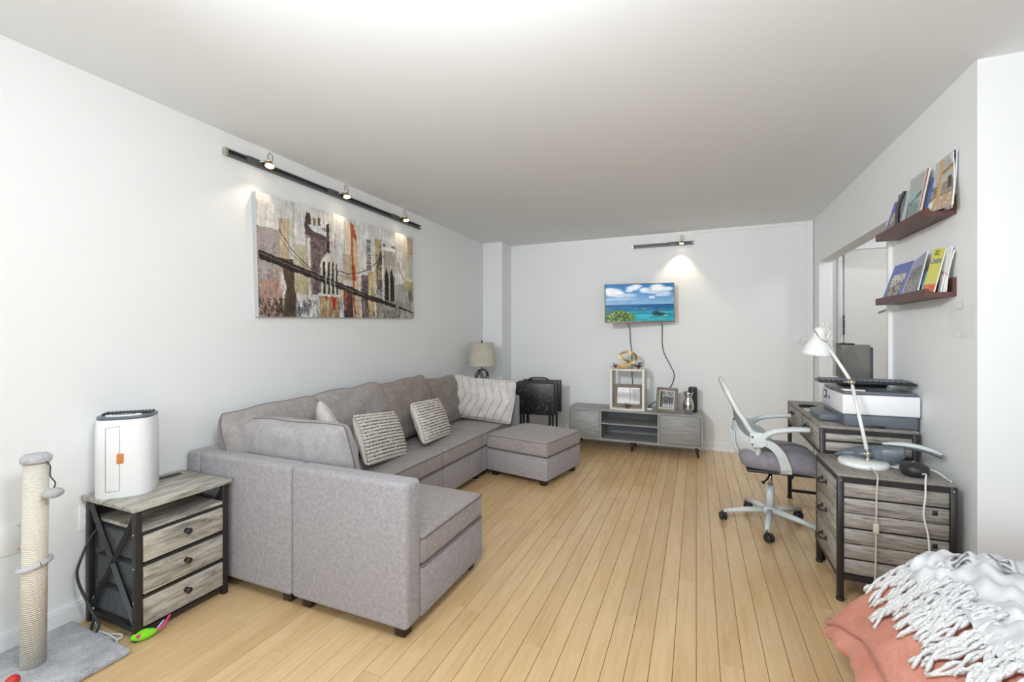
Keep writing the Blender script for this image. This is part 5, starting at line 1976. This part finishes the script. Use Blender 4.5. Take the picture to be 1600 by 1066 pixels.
# upper ledge
c = canvas(48, 72, (190, 184, 172))
n1, n2 = vnoise(48, 72, 8, 12, 70), vnoise(48, 72, 22, 34, 71)
frect(c, 0, 0, 1, .45, (178, 176, 172))
frect(c, .3, .06, .95, .22, (150, 148, 146), .9, np.clip((n2 - .5) * 6, 0, 1))
frect(c, 0, .45, .28, .78, (112, 110, 110), .9, np.clip((vnoise(48, 72, 4, 26, 72) - .4) * 6, 0, 1))
frect(c, .45, .48, 1, .74, (120, 108, 98), .9, .4 + .6 * n2)
frect(c, .72, .42, .92, .64, (86, 78, 78))
frect(c, .4, .70, 1, 1, (150, 120, 96), 1, .3 + .7 * n2)
frect(c, .42, .74, 1, 1, (216, 190, 160), .9, np.clip((n2 - .55) * 8, 0, 1))
fpoly(c, [(.30, 0), (.44, 0), (.42, .55), (.40, .85), (.28, 1), (.14, 1), (.26, .8), (.28, .5)], (190, 156, 104))
fpoly(c, [(.44, .26), (1, .20), (1, .27), (.44, .34)], (158, 124, 78))
fpoly(c, [(.0, .72), (.3, .66), (.3, .72), (0, .80)], (140, 108, 62))
frect(c, .03, .82, .2, .95, (222, 222, 222))
c = np.clip(c, 0, 1)
magazine('magazine', 'large magazine with a beamed room on its cover, near end of the upper ledge', (1.008, 2.695, zu), (1.045, 2.560, zu), (1.088, 2.655, 2.112), (1.060, 2.735, 2.085), .008, c, -.012)
for i, (x, ya, yb, z_) in enumerate(((1.062, 2.668, 2.640, 2.105), (1.072, 2.664, 2.630, 2.112))):
    c = cov_photo((232, 232, 230), False, 0, 0, 1, 1, None, 75 + i, 8, 20)
    frect(c, 0, 0, 1, .3, (70, 76, 140) if i else (214, 222, 226))
    magazine('magazine', ('white magazine just behind the large beamed-room magazine', 'white and blue magazine edge against the wall, upper ledge')[i], (x, ya, zu), (x, yb, zu), (min(1.09, x + .02), yb + .0, z_), (min(1.09, x + .02), ya, z_), .005, c, -.01)
c = canvas(44, 60, (206, 70, 56))
frect(c, 0, .02, .90, 1, (222, 226, 226))
frect(c, .03, .04, .84, 1, (170, 198, 196))
n2 = vnoise(44, 60, 14, 20, 80)
frect(c, .03, .04, .84, .4, (190, 186, 184), .9, .4 + .6 * n2)
fpoly(c, [(.03, .55), (.84, .40), (.84, .5), (.03, .66)], (90, 100, 100), .8, np.clip((n2 - .3) * 4, 0, 1))
frect(c, .03, .62, .84, 1, (104, 130, 124), .9, .3 + .7 * n2)
magazine('magazine', 'teal landscape magazine with a red border on the upper ledge', (1.008, 2.900, zu), (1.008, 2.775, zu), (1.078, 2.850, 2.108), (1.078, 3.060, 2.110), .008, c)
c = cov_photo((30, 78, 190), False, 0, 0, 1, 1, None, 82, 10, 24)
magazine('magazine', 'thin bright blue magazine right of the red-bordered one', (1.012, 2.730, zu), (1.012, 2.700, zu), (1.080, 2.795, 2.042), (1.080, 2.830, 2.044), .006, c)
c = cov_photo((86, 92, 176), True, .22, .36, .95, .96, ((214, 204, 192), (150, 130, 112), (60, 56, 60)), 84)
magazine('magazine', 'blue magazine with a photo at the far end of the upper ledge', (1.008, 3.205, zu), (1.008, 3.055, zu), (1.078, 3.170, 2.040), (1.078, 3.268, 2.046), .006, c)
c = cov_photo((56, 46, 42), False, 0, 0, 1, 1, None, 86, 10, 24)
magazine('book', 'curved dark brown book spine on the upper ledge', (1.008, 3.050, zu), (1.008, 3.008, zu), (1.078, 3.125, 2.072), (1.078, 3.160, 2.080), .008, c, .03, 'black_plastic', None, 'book')
c = cov_photo((196, 214, 226), False, 0, 0, 1, 1, None, 88, 14, 24)
frect(c, .75, 0, 1, 1, (88, 78, 72))
magazine('booklet', 'pale blue booklet between the dark book and the red-bordered magazine', (1.008, 2.985, zu), (1.008, 2.918, zu), (1.078, 3.040, 2.052), (1.078, 3.100, 2.062), .006, c, 0, 'page_white', None, 'booklet')
c = cov_photo((136, 118, 178), False, 0, 0, 1, 1, None, 90, 8, 8)
magazine('booklet', 'violet booklet corner showing above the blue magazine', (1.040, 3.160, zu), (1.040, 3.110, zu), (1.085, 3.175, 2.075), (1.085, 3.235, 2.082), .003, c, 0, 'page_white', None, 'booklet')

# ------------------------------------------------------------------ bed with coral duvet and white fringed throw
BEDX0, BEDX1, BEDY0, BEDY1 = .80, 1.95, -.10, 1.90
bd = thing('bed', 'low bed with pale mattress under the coral duvet', 'bed', ((BEDX0 + BEDX1) / 2, (BEDY0 + BEDY1) / 2, 0))
hx, hy = (BEDX1 - BEDX0) / 2, (BEDY1 - BEDY0) / 2
MB().rbox(-hx + .02, hx - .02, -hy + .02, hy - .02, .10, .22, .01, 2).build('base', 'mattress_cloth', bd)
MB().rbox(-hx, hx, -hy, hy, .22, .44, .05, 4).build('mattress', 'mattress_cloth', bd)
for sx in (-1, 1):
    for sy in (-1, 1):
        MB().cyl((sx * (hx - .1), sy * (hy - .1), 0), (sx * (hx - .1), sy * (hy - .1), .10), .02, .025, 12).build('leg', 'dark_wood_leg', bd)


def wrinkle(x, y):
    return .010 * math.sin(5.2 * x + 3.1 * y + .6) + .007 * math.sin(11 * y - 7 * x) + .006 * math.sin(17 * x + 6 * y + 1.2) + .004 * math.sin(23 * y + 13 * x)


# cross section: s = distance along the cloth from the top edge down to the hem
def duvet_pt(s, y):
    """s <= 0 on top (x = .80 - s), s > 0 sloping down to the hem"""
    if s <= 0:
        x, z = .80 - s, .500 + .012 * math.sin(3 * s)
    else:
        t = min(1.0, s / .46)
        x = .80 - .375 * t + .02 * t * t
        z = .500 - .06 * t - .225 * t ** 1.7
    yy = y
    k = max(0.0, 1 - (1.96 - y) / .05) if y > 1.91 else 0.0
    z -= .022 * k * k
    z += .016 * max(0.0, min(1.0, (x - .82) / .15)) + .022 * max(0.0, min(1.0, (y - 1.7) / .2)) * max(0.0, min(1.0, (x - .85) / .15))
    puff = .028 * math.exp(-((s - .10) / .22) ** 2)
    return Vector((x, yy, z + puff + wrinkle(x, y) * (.4 if s < -.02 else (1.0 if s < .38 else .4))))


S_ = [-1.05 + 1.05 * i / 30 for i in range(31)] + [.46 * i / 26 for i in range(1, 27)]
Ys = [-.25 + 2.21 * j / 90 for j in range(91)]


def fold(y):
    return max(0.0, min(1.0, (1.96 - y) / .22))


def crease(s, y):
    """sharp pulled creases running out of the corner fold"""
    a = .5 * s + (1.96 - y) * .55
    return -.011 * max(0.0, 1 - abs(((a * 7.0 + .8 * math.sin(4 * y)) % 1.0) - .5) * 7) * max(0, min(1, s * 4))


top = [[duvet_pt(s * (1 - .14 * fold(y)) if s > 0 else s, y) + Vector((0, 0, crease(s, y))) for y in Ys] for s in S_]
# the hem folds back on itself and hangs in a flap under the crease
under = []
for (dx, kx, dz) in ((.012, 0, -.004), (.006, -.014, -.022), (.0, -.036, -.050), (.004, -.044, -.078), (.012, -.030, -.100), (.05, 0, -.112)):
    row = []
    for j, y in enumerate(Ys):
        g = .010 * math.sin(26 * y) + .006 * math.sin(57 * y + 1)
        row.append(top[-1][j] + Vector((dx + kx * fold(y) + g * min(1, -dz * 14), 0, dz * (.55 + .45 * fold(y)))))
    under.append(row)
allr = top + under
for i, row in enumerate(allr):
    e = row[-1]
    f1 = .30 if i < 31 else max(.10, .30 - .006 * (i - 31))
    lowz = max(.12, e.z - f1) if i < len(top) - 2 else e.z - .012
    for k in range(1, 7):
        t = k / 6
        row.append(Vector((e.x + .01 * math.sin(i * .6 + k) * t, e.y + .022 * math.sin(t * 1.7), e.z + (lowz - e.z) * t)))
dv = MB().grid(allr, True, True).build('duvet', 'coral_cloth')
tag(dv, 'coral pink duvet spilling over the side of the bed', 'duvet')
sm_ = dv.modifiers.new('thick', 'SOLIDIFY')
sm_.thickness = .012
sm_.offset = -1

# throw: rumpled woven cloth with dark dashes, and tassels along its edge
tw = thing('throw_blanket', 'white woven throw with long tassels lying over the duvet', 'throw blanket', (.95, 1.40, .52))
ox = Vector((.95, 1.40, .52))
r2 = random.Random(3)
rows = []
cw_, ch_ = 120, 200
c = canvas(cw_, ch_, (222, 222, 225))
n2 = vnoise(cw_, ch_, 30, 50, 91)
c -= ((n2 - .5) * .14)[..., None]
for (u0, y0, n_) in ((.125, .075, 4), (.235, .050, 7), (.17, .30, 5), (.30, .28, 6), (.42, .10, 6), (.17, .60, 5), (.30, .62, 6)):
    for q in range(n_):
        ya = y0 + q * .013
        fpoly(c, [(u0, ya), (u0 + .05, ya - .004), (u0 + .05, ya + .002), (u0, ya + .007)], (58, 60, 66), .95)
for k in range(24):
    ya = .02 + k * .04
    fline(c, [(.22, ya), (.245, ya + .02), (.22, ya + .04)], (176, 178, 182), .006, .8)
    fline(c, [(.36, ya), (.385, ya + .02), (.36, ya + .04)], (176, 178, 182), .006, .8)
fline(c, [(.30, 0), (.28, .3), (.30, .6), (.29, 1)], (120, 122, 126), .004, .8)
fline(c, [(.52, 0), (.53, .5), (.52, 1)], (70, 72, 76), .006, .7)


def throw_pt(u, v):
    """u from the tassel edge inwards, v from near to far"""
    y = .55 + v * 1.425
    s = .155 - u * 1.0 + .025 * math.sin(9 * v + .5) + .012 * math.sin(23 * v)
    p = duvet_pt(s, min(y, 1.955))
    rump = .022 + .010 * math.sin(21 * v + 9 * u) + .008 * math.sin(34 * u - 13 * v) + .013 * (abs(math.sin(19 * u + 17 * v + 2 * math.sin(8 * v))) - .5) + .012 * (abs(math.sin(41 * v - 15 * u + 1.5 * math.sin(14 * u))) - .5) + .005 * math.sin(95 * u + 40 * math.sin(3 * v))+ .004 * math.sin(120 * v + 31 * u)
    over = max(0, y - 1.955)
    return p + Vector((0, over * .5, max(.012, rump) - over * 1.2)) - ox


print_sheet('woven_cloth', np.clip(c, 0, 1), lambda u, v: throw_pt(u, v), 'print_matt', tw)
NT = 104
for k in range(NT):
    v = (k + .5) / NT + r2.uniform(-.003, .003)
    base_s = .155 + .025 * math.sin(9 * v + .5) + .012 * math.sin(23 * v)
    y0 = .55 + v * 1.425
    if y0 > 1.95:
        y0 = 1.95
    L = r2.uniform(.07, .18)
    dy = r2.uniform(-.06, .04)
    wob = r2.uniform(0, 6.28)
    hd0 = r2.choice([.05, .06, .08, .10])
    mbt = MB()
    for strand in range(2):
        pts, rad = [], []
        for i in range(15):
            t = i / 14
            s = base_s - hd0 + (L + hd0) * t
            yy = y0 + dy * t + .016 * math.sin(6 * t + wob) * t
            ph_ = 13 * t + strand * PI + wob
            p = duvet_pt(s, min(yy, 1.955))
            p += Vector((.002, .0055 * math.cos(ph_) + (.012 * (strand - .5) * t if t > .7 else 0), .014 + .0055 * math.sin(ph_) + .012 * (1 - t)))
            pts.append(p - ox)
            rad.append(.0052 + .0016 * math.sin(i * 2.3 + k) - .002 * (t > .95))
        mbt.tube(pts, rad, 6)
    mbt.build('tassel', 'tassel_yarn', tw)
